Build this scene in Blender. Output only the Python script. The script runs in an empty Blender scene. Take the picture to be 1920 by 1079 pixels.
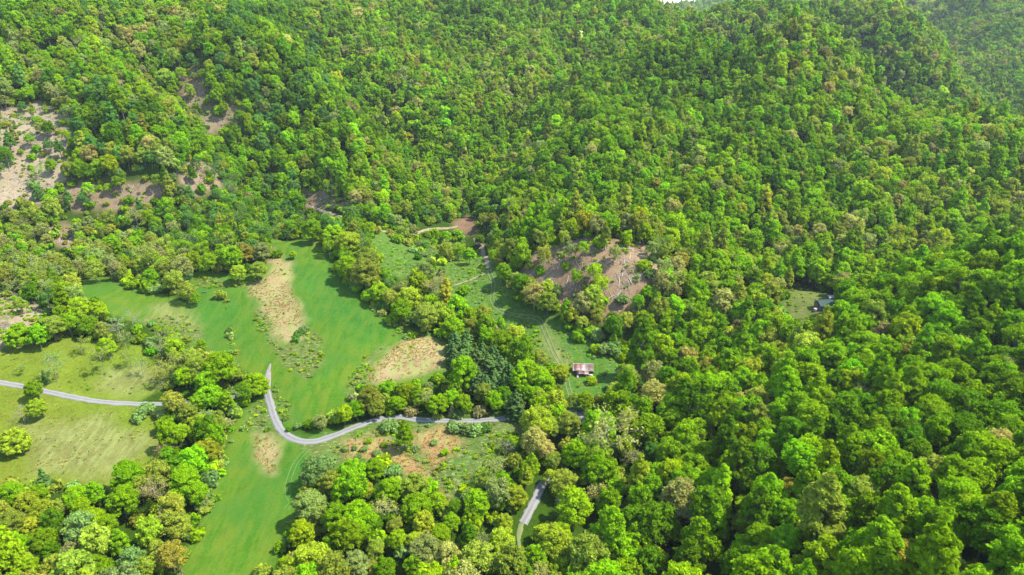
import bpy, bmesh, math, random
import numpy as np
from mathutils import Vector, Matrix
R = math.radians
rng = np.random.default_rng(11)
random.seed(11)
scn = bpy.context.scene
COL = scn.collection

# ------------------------------------------------------------------ camera, sky, sun, exposure
CAM_Z, PITCH, FPX = 150.0, R(22.9), 1281.0          # focal length in pixels of the 1920 px wide photograph
cam = bpy.data.cameras.new('camera'); cam_o = bpy.data.objects.new('camera', cam); COL.objects.link(cam_o)
cam_o.location = (0, 0, CAM_Z); cam_o.rotation_euler = (R(90) - PITCH, 0, 0)
cam.sensor_width = 36.0; cam.lens = 36.0 * FPX / 1920.0
cam.clip_start = 1.0; cam.clip_end = 20000.0
scn.camera = cam_o
SUN_EL, SUN_AZ = R(56), R(-4)                         # azimuth measured from +x towards +y
sd = Vector((math.cos(SUN_EL) * math.cos(SUN_AZ), math.cos(SUN_EL) * math.sin(SUN_AZ), math.sin(SUN_EL)))
w = bpy.data.worlds.new('World'); scn.world = w; w.use_nodes = True
nt = w.node_tree; nt.nodes.clear()
sky = nt.nodes.new('ShaderNodeTexSky'); sky.sky_type = 'NISHITA'; sky.sun_disc = False
sky.dust_density = .4; sky.sun_elevation = SUN_EL; sky.sun_rotation = R(90) - SUN_AZ
bg = nt.nodes.new('ShaderNodeBackground'); bg.inputs['Strength'].default_value = 0.15
wo = nt.nodes.new('ShaderNodeOutputWorld')
nt.links.new(sky.outputs[0], bg.inputs[0]); nt.links.new(bg.outputs[0], wo.inputs[0])
sl = bpy.data.lights.new('sun', 'SUN'); sl.energy = 3.3; sl.angle = R(0.5); sl.color = (1.0, 0.95, 0.86)
so = bpy.data.objects.new('sun', sl); COL.objects.link(so)
so.rotation_euler = sd.to_track_quat('Z', 'Y').to_euler()
scn.view_settings.view_transform = 'Standard'; scn.view_settings.look = 'None'
scn.view_settings.gamma = 1.0; scn.view_settings.use_curve_mapping = False
scn.view_settings.exposure = 2.03
cy = scn.cycles
cy.max_bounces = 8; cy.diffuse_bounces = 5; cy.glossy_bounces = 1; cy.transmission_bounces = 5
cy.volume_bounces = 0; cy.transparent_max_bounces = 4; cy.caustics_reflective = False; cy.caustics_refractive = False
HAZE = 0.000042

# ------------------------------------------------------------------ terrain: surveyed points -> smooth height field
CP, SP = math.cos(PITCH), math.sin(PITCH)
def ray(u, v):
    a = (np.asarray(u, float) - 960) / FPX; b = (540 - np.asarray(v, float)) / FPX
    return np.stack([a, CP + b * SP, -SP + b * CP], -1)
def project(p):
    p = np.asarray(p, float) - np.array([0, 0, CAM_Z])
    f = p[..., 1] * CP - p[..., 2] * SP; up = p[..., 1] * SP + p[..., 2] * CP
    f = np.maximum(f, 1e-3)
    return 960 + FPX * p[..., 0] / f, 540 - FPX * up / f, f
AZ = [  # sight lines to the valley floor with the height of the ground there
    (30,1060,-4),(200,1000,-5),(420,1040,-7),(500,1070,-8),(330,930,-5),(150,850,0),(20,800,2),(270,800,-1),(470,850,-4),
    (540,825,-2),(700,790,-1),(850,790,-1),(985,785,-1),(1090,790,-1),(1010,930,-3),(960,1020,-5),(780,860,-3),(700,1000,-6),(850,1050,-6),
    (500,735,1),(120,745,4),(20,718,7),(100,690,9),(200,660,8),(20,600,20),(330,650,5),(400,640,5),(250,570,12),(150,540,16),(370,560,11),
    (420,600,7),(560,640,7),(640,600,9),(560,520,14),(535,460,20),(620,720,3),(600,780,0),(740,620,7),(820,660,4),(840,720,1),(700,700,3),
    (420,500,18),(500,500,17),(700,520,13),(780,500,14),(850,570,7),(930,560,8),(980,595,5),(1040,650,2),(1060,720,0),(1100,690,0),(1170,690,1),(1130,640,4),
    (880,420,21),(910,490,13),(800,440,19),(700,430,22),(600,390,27),
    (1000,480,26),(1100,470,37),(1200,480,37),(1090,560,14),(1180,560,15),(1230,610,7),(1300,600,9),(1240,680,2),(1200,760,1),
    (1540,585,11),(1450,590,9),(1520,550,17),(1620,575,13),(1380,600,9),
]
AD = [  # sight lines to the hillsides with the ground distance (y) and the height of the canopy above the soil
    (299,300,440,8),(100,250,450,8),(20,380,400,8),(100,430,385,8),(250,430,395,8),(380,400,410,8),(100,10,600,10),(20,120,520,10),(300,100,560,10),(400,250,490,8),
    (500,330,470,9),(520,130,590,10),(500,10,720,10),(640,220,570,10),(620,330,490,9),(700,300,510,9),(720,370,455,8),(700,150,650,10),(700,10,850,10),(800,350,480,9),
    (840,280,545,9),(830,200,640,10),(850,120,760,10),(900,10,900,10),(1000,150,720,10),(1000,60,850,10),(1100,200,620,10),(950,300,520,10),(1050,300,500,10),
    (1050,400,430,8),(920,370,455,8),(1150,-18,930,10),(1080,-30,950,10),(1205,10,880,10),(1245,58,840,10),(1150,120,740,10),
    (1300,400,385,10),(1200,330,440,10),(1400,250,480,10),(1300,200,560,10),(1250,110,700,10),(1380,110,660,10),(1500,84,640,10),(1600,110,610,10),(1700,165,560,10),(1800,235,510,10),(1900,325,455,10),
    (1550,250,480,10),(1650,330,430,10),(1500,380,395,10),(1400,480,352,10),(1550,480,355,10),(1700,450,375,10),(1800,400,400,10),
    (1300,52,900,10),(1400,25,900,10),(1480,8,920,10),(1560,60,860,10),(1640,130,800,10),
    (1700,100,1080,10),(1900,150,980,10),(1800,60,1220,10),(1600,20,1250,10),(1900,20,1300,10),(1900,260,720,10),
    (1920,440,262,12),(1840,470,255,12),(1750,510,252,12),(1650,550,252,12),(1560,590,250,12),(1450,640,250,12),(1350,680,250,12),
    (1700,700,190,12),(1900,700,180,12),(1500,750,188,12),(1350,800,190,12),(1700,1000,116,12),(1900,1000,104,12),(1500,1000,132,12),(1300,1000,150,12),(1150,900,185,10),(1200,1050,150,12),(1900,560,225,12),
]
AX = [(-900,300,230),(-1000,900,340),(-700,1500,330),(-1300,-100,220),(-350,1100,255),(0,1500,215),(-100,1200,200),(304,1500,62),(250,1250,62),(270,1050,75),(560,2600,106),(720,2600,126),(300,2600,105),(380,1800,66),(430,2000,76),(400,3400,80),(900,3200,110),(1100,1900,190),(0,3300,110),
      (1100,1100,185),(900,600,110),(650,420,60),(420,330,42),(560,180,80),(350,50,75),(150,40,38),(60,60,10),(0,0,-6),(-150,0,-9),(-300,60,0),(-420,180,40),(-520,320,110),(-700,-300,90),(0,-300,-8),(600,-300,110),(1500,300,180),(1600,3000,190),(-1500,3000,260),(1500,-300,160),(-1500,1500,330),
      (350,760,4),(440,640,6),(250,820,30),(250,330,14),(330,360,18),(420,420,26)]
P = []
for u, v, z in AZ:
    d = ray(u, v); t = (z - CAM_Z) / d[2]; P.append((d[0] * t, d[1] * t, z))
for u, v, dist, ch in AD:
    d = ray(u, v); t = dist / d[1]; P.append((d[0] * t, dist, CAM_Z + d[2] * t - ch))
P = np.array(P + AX, float)
SC = 300.0
def tps(r):
    r = np.maximum(r, 1e-6); return r * r * np.log(r)
XY = P[:, :2] / SC
K = tps(np.linalg.norm(XY[:, None] - XY[None], axis=-1)) + np.eye(len(P)) * 0.004
A = np.concatenate([np.ones((len(P), 1)), XY], 1)
M = np.block([[K, A], [A.T, np.zeros((3, 3))]])
sol = np.linalg.solve(M, np.concatenate([P[:, 2], np.zeros(3)]))
def rbf(x, y):
    x = np.asarray(x) / SC; y = np.asarray(y) / SC
    out = sol[-3] + sol[-2] * x + sol[-1] * y
    for i in range(len(P)):
        out = out + sol[i] * tps(np.hypot(x - XY[i, 0], y - XY[i, 1]))
    return out
TAB = np.random.default_rng(5).random((256, 256))
def vnoise(x, y, s, seed=0):
    x = np.asarray(x, float) / s + seed * 17.31 + 900; y = np.asarray(y, float) / s + seed * 9.77 + 900
    i = np.floor(x).astype(int); j = np.floor(y).astype(int); fx = x - i; fy = y - j
    fx = fx * fx * (3 - 2 * fx); fy = fy * fy * (3 - 2 * fy)
    g = lambda a, b: TAB[a % 256, b % 256]
    return (g(i, j) * (1 - fx) + g(i + 1, j) * fx) * (1 - fy) + (g(i, j + 1) * (1 - fx) + g(i + 1, j + 1) * fx) * fy
def fbm(x, y, s, seed=0, o=4):
    r = 0; a = .5; tot = 0
    for k in range(o):
        r = r + a * vnoise(x, y, s / 2 ** k, seed + k); tot += a; a *= .5
    return r / tot
def graded(lo, f0, f1, hi, s, g=1.07, smax=60):
    mid = list(np.arange(f0, f1, s)); up = []; x = mid[-1]; st = s
    while x < hi: st = min(st * g, smax); x += st; up.append(x)
    dn = []; x = f0; st = s
    while x > lo: st = min(st * g, smax); x -= st; dn.append(x)
    return np.array(dn[::-1] + mid + up)
gx = graded(-1700, -300, 140, 1800, 1.2); gy = graded(-400, 135, 470, 3600, 1.2)
GX, GY = np.meshgrid(gx, gy, indexing='ij')
GZ = rbf(GX, GY)
hill = np.clip((GZ - 16) / 40, 0, 1)
GZ = GZ + (fbm(GX, GY, 150, 3, 4) - .5) * 20 * hill + (fbm(GX, GY, 46, 9, 3) - .5) * (1.2 + 3 * hill)
def height(x, y):
    x = np.clip(np.asarray(x, float), gx[0], gx[-1] - .01); y = np.clip(np.asarray(y, float), gy[0], gy[-1] - .01)
    i = np.searchsorted(gx, x, side='right') - 1; j = np.searchsorted(gy, y, side='right') - 1
    fx = (x - gx[i]) / (gx[i + 1] - gx[i]); fy = (y - gy[j]) / (gy[j + 1] - gy[j])
    return (GZ[i, j] * (1 - fx) + GZ[i + 1, j] * fx) * (1 - fy) + (GZ[i, j + 1] * (1 - fx) + GZ[i + 1, j + 1] * fx) * fy
def site(u, v, lift=0.0):
    """ground position under the sight line (u, v); lift raises the surface it meets (for a crown's middle)"""
    d = ray(u, v); shp = d.shape[:-1]; d = d.reshape(-1, 3); lift = np.broadcast_to(lift, shp).reshape(-1)
    n = len(d); t0 = np.full(n, 60.0); hit = np.zeros(n, bool); a = t0.copy(); b = np.full(n, 4000.0)
    t = 60.0
    while t < 3500:
        st = 2.5 + t * .004; t2 = t + st
        z = CAM_Z + d[:, 2] * t2; under = z < height(d[:, 0] * t2, d[:, 1] * t2) + lift
        new = under & ~hit; a[new] = t; b[new] = t2; hit |= under
        t = t2
        if hit.all(): break
    for _ in range(18):
        m = (a + b) / 2; under = CAM_Z + d[:, 2] * m < height(d[:, 0] * m, d[:, 1] * m) + lift
        b = np.where(under, m, b); a = np.where(under, a, m)
    x = d[:, 0] * b; y = d[:, 1] * b
    return np.stack([x, y, height(x, y)], -1).reshape(shp + (3,))
def carve(pts, amount, width):
    """raise a spur or cut a ravine along a line on the hillside"""
    global GZ
    pts = np.array(pts, float); q = site(pts[:, 0], pts[:, 1], 10.0)[:, :2]; d = np.full(GX.shape, 1e9); wk = np.zeros(GX.shape)
    for a, b in zip(q[:-1], q[1:]):
        e = b - a; t = np.clip(((GX - a[0]) * e[0] + (GY - a[1]) * e[1]) / (e @ e + 1e-9), 0, 1); d = np.minimum(d, np.hypot(GX - a[0] - t * e[0], GY - a[1] - t * e[1]))
    dist = q[:, 1].mean(); GZ = GZ + 1.7 * amount * np.exp(-(d / width) ** 2)
spurs = [([(470,110),(560,175),(650,240),(720,300),(790,350)], 16, 38), ([(860,385),(800,300),(730,210),(660,130),(600,60)], -17, 34), ([(1250,128),(1380,100),(1500,84),(1620,115),(1750,190),(1900,325)], 12, 45),
         ([(215,60),(320,150),(420,240),(500,320),(545,375)], -13, 28), ([(60,40),(160,110),(240,190),(330,280)], 9, 30), ([(900,40),(990,110),(1080,190),(1130,270)], 12, 38), ([(880,330),(960,230),(1010,150),(1090,100)], -12, 30),
         ([(1560,55),(1640,125),(1740,185)], -10, 35), ([(1690,20),(1780,90),(1900,190)], -22, 48), ([(1560,15),(1680,75),(1800,150)], 18, 48), ([(1800,15),(1915,80)], 16, 45), ([(1200,380),(1290,270),(1370,180)], -7, 26), ([(1420,440),(1520,320),(1620,210)], -7, 26)]
for a_ in spurs: carve(*a_)
def poly(*pts):
    pts = np.array(pts, float); return site(pts[:, 0], pts[:, 1])[:, :2]
def sdist(x, y, pg):
    """signed distance to a polygon on the ground, positive inside"""
    d = np.full(np.shape(x), 1e9); ins = np.zeros(np.shape(x), bool); n = len(pg)
    for k in range(n):
        ax, ay = pg[k]; bx, by = pg[(k + 1) % n]; ex, ey = bx - ax, by - ay
        t = np.clip(((x - ax) * ex + (y - ay) * ey) / (ex * ex + ey * ey + 1e-9), 0, 1)
        d = np.minimum(d, np.hypot(x - ax - t * ex, y - ay - t * ey))
        c = ((ay > y) != (by > y)) & (x < (bx - ax) * (y - ay) / (by - ay + 1e-12) + ax); ins ^= c
    return np.where(ins, d, -d)
def spline(pts, step=1.5):
    pts = np.array(pts, float); out = []
    q = np.concatenate([[2 * pts[0] - pts[1]], pts, [2 * pts[-1] - pts[-2]]])
    for i in range(1, len(q) - 2):
        n = max(2, int(np.linalg.norm(q[i + 1] - q[i]) / step))
        for k in range(n):
            t = k / n
            out.append(.5 * (2 * q[i] + (q[i + 1] - q[i - 1]) * t + (2 * q[i - 1] - 5 * q[i] + 4 * q[i + 1] - q[i + 2]) * t * t + (3 * q[i] - q[i - 1] - 3 * q[i + 1] + q[i + 2]) * t ** 3))
    out.append(pts[-1]); return np.array(out)

MEADOW = poly((505,447),(560,450),(605,478),(640,528),(690,580),(752,614),(800,628),(838,640),(848,690),(800,715),(745,728),(690,722),(655,738),(640,768),(600,790),(550,800),(520,775),(505,735),(485,702),(460,692),(430,672),(390,658),(350,642),(310,612),(230,592),(160,562),(140,532),(190,522),(250,542),(330,567),(362,578),(365,515),(400,515),(440,527),(490,512),(530,482),(512,462))
PASTURE = poly((-30,720),(40,735),(100,748),(180,762),(255,768),(290,792),(315,828),(295,850),(275,885),(210,925),(150,905),(60,920),(-30,905))
UPPER_PASTURE = poly((-30,668),(60,652),(130,640),(200,650),(265,655),(325,690),(300,722),(250,750),(180,745),(100,735),(40,722),(-30,712))
STRIP = poly((440,790),(470,770),(500,745),(520,800),(545,832),(592,840),(575,880),(568,912),(545,960),(520,1020),(500,1090),(470,1300),(250,1300),(335,1090),(368,1020),(398,950),(420,870))
SCRUB = poly((548,832),(640,815),(750,795),(985,788),(985,806),(935,850),(890,905),(862,935),(830,930),(790,912),(740,880),(690,865),(640,872),(600,880),(580,860))
VALE = poly((830,500),(895,478),(925,505),(960,560),(1000,605),(1045,612),(1075,632),(1110,648),(1175,668),(1180,700),(1135,742),(1085,755),(1060,735),(1045,700),(1020,690),(990,645),(955,615),(900,592),(850,560),(842,530))
SIDE_GLADE = poly((695,452),(740,455),(778,480),(772,520),(730,508),(705,480))
YARD = poly((856,416),(878,407),(898,415),(893,436),(872,448),(856,438))
LOGGED = poly((985,475),(1050,458),(1150,458),(1235,468),(1228,512),(1185,552),(1150,580),(1085,565),(1030,525),(1000,505))
LEFT_CUT = poly((-30,215),(60,198),(135,245),(118,320),(70,375),(-30,380))
LEFT_BANK = poly((-30,540),(50,575),(100,595),(60,625),(40,655),(-30,690))
CABIN_CUT = poly((1478,548),(1500,536),(1560,556),(1575,575),(1560,592),(1515,605),(1470,600))
LANE_GAP = poly((1085,770),(1110,775),(1108,800),(1085,800))
LANE_GAP_LOW = poly((1022,900),(1005,905),(968,985),(968,1040),(985,1060),(1000,1000),(1050,960),(1035,920))
HOLLOW = poly((640,425),(740,440),(860,440),(850,500),(850,560),(930,600),(960,640),(880,610),(800,560),(760,500),(700,450))
small_cuts = [poly((215,150),(260,150),(265,175),(225,178)), poly((325,140),(370,138),(395,190),(350,195)), poly((340,220),(450,205),(455,225),(370,240)),
              poly((130,360),(300,345),(310,375),(150,390)), poly((340,325),(400,320),(410,350),(350,355)), poly((95,425),(140,430),(135,460),(100,455)), poly((570,365),(625,360),(640,385),(580,388))]
OPEN = [MEADOW, PASTURE, UPPER_PASTURE, STRIP, SCRUB, VALE, SIDE_GLADE, YARD, CABIN_CUT, LANE_GAP, LANE_GAP_LOW]
THIN = [LOGGED, LEFT_CUT, LEFT_BANK] + small_cuts
TAN = [poly((520,492),(550,490),(545,530),(562,580),(577,610),(560,640),(530,647),(508,630),(505,600),(492,572),(462,555),(463,535),(500,515)),
       poly((760,628),(800,632),(838,650),(843,692),(800,702),(740,726),(688,718),(705,682),(732,650)),
       poly((478,815),(500,812),(538,830),(530,852),(515,890),(490,880),(474,850)),
       poly((512,465),(530,480),(528,494),(505,492)),]
OCHRE = [poly((778,810),(828,803),(862,830),(842,850),(815,877),(800,852),(785,830)), poly((640,826),(720,822),(742,845),(785,868),(828,925),(805,918),(762,882),(720,860),(650,862))]
PALE = [poly((285,578),(320,570),(365,590),(372,612),(340,612),(300,602)), poly((40,800),(200,780),(300,832),(200,895),(60,890)), poly((1020,620),(1045,640),(1075,690),(1050,700),(1015,660)), poly((200,690),(300,690),(310,720),(230,740),(180,720))]
ROUGH = [poly((470,560),(505,600),(530,650),(575,608),(608,640),(607,685),(575,718),(535,692),(505,655),(485,610)), poly((745,622),(690,670),(655,705),(645,740),(690,720),(705,682)), poly((470,770),(498,745),(540,820),(500,815),(475,815),(455,800)), poly((505,725),(525,735),(560,790),(530,790)), poly((265,600),(330,590),(372,612),(390,650),(330,640)), SCRUB,
         poly((365,520),(440,530),(470,525),(480,545),(430,540),(370,540))]
EMERALD = [poly((545,500),(600,500),(640,530),(690,580),(745,618),(690,640),(640,610),(575,600)), poly((545,850),(590,845),(560,930),(520,900)), poly((380,540),(440,560),(440,640),(385,620)), poly((1040,640),(1110,660),(1150,700),(1120,740),(1080,740))]
ROAD_L = spline(site(*np.array([(-40,712),(0,718),(50,727),(100,738),(150,748),(200,755),(255,758),(330,757),(400,750),(460,742),(490,733)]).T)[:, :2])
ROAD_M = spline(site(*np.array([(501,733),(503,745),(508,762),(517,790),(534,814),(560,827),(592,828),(625,818),(660,804),(700,790),(745,783),(785,788),(830,790),(880,790),(930,787),(985,778),(1040,770),(1080,776),(1098,790),(1092,826),(1066,866),(1040,885),(1020,905),(1005,935),(988,968),(980,982)]).T)[:, :2])
DRIVE = spline(site(*np.array([(507,683),(503,700),(501,733)]).T)[:, :2])
TRACK = spline(site(*np.array([(890,447),(898,458),(905,470),(915,500),(925,535),(922,562),(938,583),(980,594),(1010,600),(1025,630),(1040,665),(1058,697),(1066,730),(1080,768)]).T)[:, :2])
TRACK_B = spline(site(*np.array([(917,508),(890,522),(850,536)]).T)[:, :2])
TRACK_C = spline(site(*np.array([(560,378),(600,395),(650,411),(700,430),(740,437),(800,432),(858,425)]).T)[:, :2])
LANE = spline(site(*np.array([(981,980),(972,1005),(976,1040),(985,1095)]).T)[:, :2])
ROAD_CLEAR = [spline(site(*np.array(q).T)[:, :2]) for q in ([(503,745),(517,790),(534,814),(560,827),(592,828),(625,818),(660,804),(700,790),(745,783),(785,788),(830,790),(880,790),(930,787),(975,779)], [(1022,903),(1005,935),(986,972)], [(1086,780),(1098,792)])]
def near_line(x, y, line):
    d = np.full(np.shape(x), 1e9)
    for a, b in zip(line[:-2:2], line[2::2]):
        e = b - a; t = np.clip(((x - a[0]) * e[0] + (y - a[1]) * e[1]) / (e @ e + 1e-9), 0, 1)
        d = np.minimum(d, np.hypot(x - a[0] - t * e[0], y - a[1] - t * e[1]))
    return d

# ------------------------------------------------------------------ material helpers
def new_mat(name):
    m = bpy.data.materials.new(name); m.use_nodes = True; m.node_tree.nodes.clear()
    N = m.node_tree.nodes; L = m.node_tree.links
    out = N.new('ShaderNodeOutputMaterial')
    return m, N, L, out
def node(N, t, **kw):
    n = N.new(t)
    for k, v in kw.items():
        if k.startswith('i_'): n.inputs[k[2:].replace('_', ' ')].default_value = v
        else: setattr(n, k, v)
    return n
def noise(N, L, vec, scale, detail=3, rough=.55, xyz=None):
    if xyz:
        mp = node(N, 'ShaderNodeMapping'); mp.inputs['Scale'].default_value = xyz; L.new(vec, mp.inputs[0]); vec = mp.outputs[0]
    n = node(N, 'ShaderNodeTexNoise'); n.inputs['Scale'].default_value = scale; n.inputs['Detail'].default_value = detail; n.inputs['Roughness'].default_value = rough
    L.new(vec, n.inputs['Vector']); return n.outputs['Fac']
def mrange(N, L, val, a, b, c, d):
    n = node(N, 'ShaderNodeMapRange'); L.new(val, n.inputs[0])
    for k, x in enumerate((a, b, c, d)): n.inputs[k + 1].default_value = x
    return n.outputs[0]
def mixc(N, L, fac, a, b, mode='MIX'):
    n = node(N, 'ShaderNodeMix', data_type='RGBA', blend_type=mode)
    for s, x in ((n.inputs[0], fac), (n.inputs[6], a), (n.inputs[7], b)):
        if hasattr(x, 'is_linked'): L.new(x, s)
        elif isinstance(x, (int, float)): s.default_value = x
        else: s.default_value = (*x, 1)
    return n.outputs[2]
def math_(N, L, op, a, b=None):
    n = node(N, 'ShaderNodeMath', operation=op)
    for s, x in ((n.inputs[0], a), (n.inputs[1], b)):
        if x is None: continue
        if hasattr(x, 'is_linked'): L.new(x, s)
        else: s.default_value = x
    return n.outputs[0]
def simple_mat(name, col, col2, scale=3.0, rough=.8, xyz=None, metal=0.0):
    m, N, L, out = new_mat(name)
    tc = node(N, 'ShaderNodeTexCoord'); f = noise(N, L, tc.outputs['Object'], scale, 4, .6, xyz)
    c = mixc(N, L, mrange(N, L, f, .35, .65, 0, 1), col, col2)
    b = node(N, 'ShaderNodeBsdfPrincipled'); b.inputs['Roughness'].default_value = rough; b.inputs['Metallic'].default_value = metal
    L.new(c, b.inputs['Base Color']); L.new(b.outputs[0], out.inputs[0]); return m

def foliage_mat(name, translucent=.32, hue=.5):
    m, N, L, out = new_mat(name)
    at = node(N, 'ShaderNodeAttribute', attribute_type='INSTANCER', attribute_name='tint')
    va = node(N, 'ShaderNodeAttribute', attribute_type='GEOMETRY', attribute_name='leafvar')
    k = mrange(N, L, va.outputs['Fac'], 0, 1, .62, 1.38)
    vm = node(N, 'ShaderNodeVectorMath', operation='SCALE'); L.new(at.outputs['Color'], vm.inputs[0]); L.new(k, vm.inputs['Scale'])
    sp = math_(N, L, 'MULTIPLY', math_(N, L, 'FRACT', math_(N, L, 'MULTIPLY', va.outputs['Fac'], 7.13)), hue)
    yel = mixc(N, L, 1.0, vm.outputs[0], (1.12, 1.0, .85), 'MULTIPLY')
    c = mixc(N, L, sp, vm.outputs[0], yel)
    d = node(N, 'ShaderNodeBsdfDiffuse'); t = node(N, 'ShaderNodeBsdfTranslucent')
    L.new(c, d.inputs[0]); tc = mixc(N, L, 1.0, c, (1.05, 1.05, .7), 'MULTIPLY'); L.new(tc, t.inputs[0])
    mx = node(N, 'ShaderNodeMixShader'); mx.inputs[0].default_value = translucent
    L.new(d.outputs[0], mx.inputs[1]); L.new(t.outputs[0], mx.inputs[2]); L.new(mx.outputs[0], out.inputs[0]); return m
LEAF = foliage_mat('leaves', .50)
NEEDLE = foliage_mat('needles', .12, .15)
BARK = simple_mat('bark', (.070, .062, .034), (.115, .102, .058), 2.0, .9, (1, 1, .25))
PALE_BARK = simple_mat('pale_bark', (.13, .115, .080), (.22, .20, .15), 2.0, .9, (1, 1, .25))

# ------------------------------------------------------------------ ground sheet
nxg, nyg = len(gx), len(gy)
def cover():
    """albedo of the soil cover for each ground vertex, plus masks: straw, weeds, mown"""
    x, y, z = GX.ravel(), GY.ravel(), GZ.ravel()
    wob = (fbm(x, y, 14, 21, 3) - .5) * 7; wob2 = (fbm(x, y, 5, 31, 2) - .5) * 3
    col = np.empty((len(x), 3)); n1 = fbm(x, y, 30, 41, 4)[:, None]
    col[:] = np.array((.048, .070, .008)) * (1 - n1) + np.array((.036, .095, .006)) * n1      # woodland floor
    box = (x > -420) & (x < 330) & (y > 90) & (y < 720); I = np.where(box)[0]
    X, Y, W, W2 = x[I], y[I], wob[I], wob2[I]; C = col[I]
    masks = np.zeros((len(x), 4)); MK = masks[I]
    n2 = fbm(X, Y, 22, 51, 4)[:, None]; n3 = fbm(X, Y, 60, 61, 3)[:, None]
    def lay(pgs, c0, c1, soft=2.0, grow=0.0, wb=1.0, mask=None, strength=1.0, nz=n2):
        nonlocal C
        a = np.zeros(len(X))
        for pg in pgs:
            lo = pg.min(0) - 12; hi = pg.max(0) + 12
            b = np.where((X > lo[0]) & (X < hi[0]) & (Y > lo[1]) & (Y < hi[1]))[0]
            if not len(b): continue
            s = sdist(X[b], Y[b], pg) + grow + W[b] * wb * .6 + W2[b] * wb * .5
            a[b] = np.maximum(a[b], np.clip(s / soft + .5, 0, 1))
        a = (a * strength)[:, None]
        C = C * (1 - a) + (np.array(c0) * (1 - nz) + np.array(c1) * nz) * a
        if mask is not None:
            MK[:, mask] = np.maximum(MK[:, mask] * (1 - a[:, 0]), a[:, 0])
            for o in range(3):
                if o != mask: MK[:, o] *= (1 - a[:, 0])
    G0, G1 = (.056, .170, .013), (.096, .188, .013)
    lay([LEFT_CUT, LEFT_BANK], (.28, .215, .135), (.41, .335, .215), 6, 4, 2)
    lay(small_cuts, (.23, .155, .088), (.34, .255, .155), 6, 3, 2)
    lay([LOGGED], (.24, .142, .078), (.37, .265, .150), 6, 5, 2)
    lay([HOLLOW, VALE, SIDE_GLADE, SCRUB, CABIN_CUT], (.060, .160, .012), (.100, .178, .020), 5, 3, 1.5, 1)
    lay([CABIN_CUT], (.20, .165, .06), (.14, .16, .04), 5, 0, 1.5, 1, .7)
    lay([UPPER_PASTURE, PASTURE], (.120, .198, .012), (.185, .218, .026), 3, 2, 1)
    lay([MEADOW, STRIP], G0, G1, 2.5, 2, .5, 2)
    lay(EMERALD, (.030, .150, .022), (.040, .168, .022), 26, 2, 1, 2, .75)
    lay(ROUGH, (.085, .145, .024), (.140, .160, .040), 3, 0, 1, 1)
    lay(PALE, (.155, .185, .045), (.25, .225, .085), 9, 0, 2, 0, .75)
    lay(TAN, (.28, .215, .095), (.42, .32, .15), 5, 0, 1.5, 0)
    lay(OCHRE, (.30, .180, .070), (.40, .25, .11), 5, 0, 1.6, 0)
    lay([YARD], (.20, .108, .064), (.30, .18, .11), 8, 0, 2.2, 3, .85)
    masks[I] = MK; col[I] = C
    return col, masks
gcol, gmask = cover()
gcol = gcol * .52
me = bpy.data.meshes.new('ground')
vid = np.arange(nxg * nyg).reshape(nxg, nyg)
F = np.stack([vid[:-1, :-1], vid[1:, :-1], vid[1:, 1:], vid[:-1, 1:]], -1).reshape(-1, 4)
def fill_mesh(me, V, F, smooth=False):
    V = np.ascontiguousarray(V, np.float32); F = np.ascontiguousarray(F, np.int32); k = F.shape[1]
    me.vertices.add(len(V)); me.vertices.foreach_set('co', V.ravel())
    me.loops.add(F.size); me.loops.foreach_set('vertex_index', F.ravel())
    me.polygons.add(len(F)); me.polygons.foreach_set('loop_start', np.arange(0, F.size, k, dtype=np.int32))
    me.polygons.foreach_set('use_smooth', np.full(len(F), smooth))
    me.update(calc_edges=True)
fill_mesh(me, np.stack([GX.ravel(), GY.ravel(), GZ.ravel()], -1), F, True)
ca = me.attributes.new('cover', 'FLOAT_COLOR', 'POINT'); ca.data.foreach_set('color', np.concatenate([gcol, np.ones((len(gcol), 1))], 1).astype(np.float32).ravel())
cb = me.attributes.new('mask', 'FLOAT_COLOR', 'POINT'); cb.data.foreach_set('color', gmask.astype(np.float32).ravel())
ground = bpy.data.objects.new('ground', me); COL.objects.link(ground); ground['kind'] = 'structure'; ground['label'] = 'grassy valley floor and wooded hillside soil'
m, N, L, out = new_mat('soil_and_grass')
a1 = node(N, 'ShaderNodeAttribute', attribute_name='cover'); a2 = node(N, 'ShaderNodeAttribute', attribute_name='mask')
geo = node(N, 'ShaderNodeNewGeometry'); pos = geo.outputs['Position']
sep = node(N, 'ShaderNodeSeparateColor'); L.new(a2.outputs['Color'], sep.inputs[0])
fine = noise(N, L, pos, .9, 5, .7); mid = noise(N, L, pos, .12, 4, .6); streak = noise(N, L, pos, .5, 4, .65, (1.0, .22, .3))
k = math_(N, L, 'MULTIPLY', mrange(N, L, fine, .25, .75, .72, 1.28), mrange(N, L, mid, .3, .7, .86, 1.14))
c = mixc(N, L, 1.0, a1.outputs['Color'], k, 'MULTIPLY')
vk = node(N, 'ShaderNodeCombineColor')
for i in range(3): L.new(k, vk.inputs[i])
c = mixc(N, L, 1.0, a1.outputs['Color'], vk.outputs[0], 'MULTIPLY')
straw = mrange(N, L, streak, .47, .60, 0, .8)
c = mixc(N, L, math_(N, L, 'MULTIPLY', straw, sep.outputs[0]), c, (.15, .17, .05))
clump = mrange(N, L, noise(N, L, pos, .55, 3, .6), .5, .62, 0, .75)
c = mixc(N, L, math_(N, L, 'MULTIPLY', clump, sep.outputs[1]), c, (.055, .115, .020))
tuf = mrange(N, L, noise(N, L, pos, .8, 3, .7, (.5, 1.6, 1)), .55, .66, 0, .55)
c = mixc(N, L, math_(N, L, 'MULTIPLY', tuf, sep.outputs[1]), c, (.26, .22, .11))
mow = mrange(N, L, noise(N, L, pos, .22, 4, .62, (1.6, .35, 1)), .40, .60, 0, .6)
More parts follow.
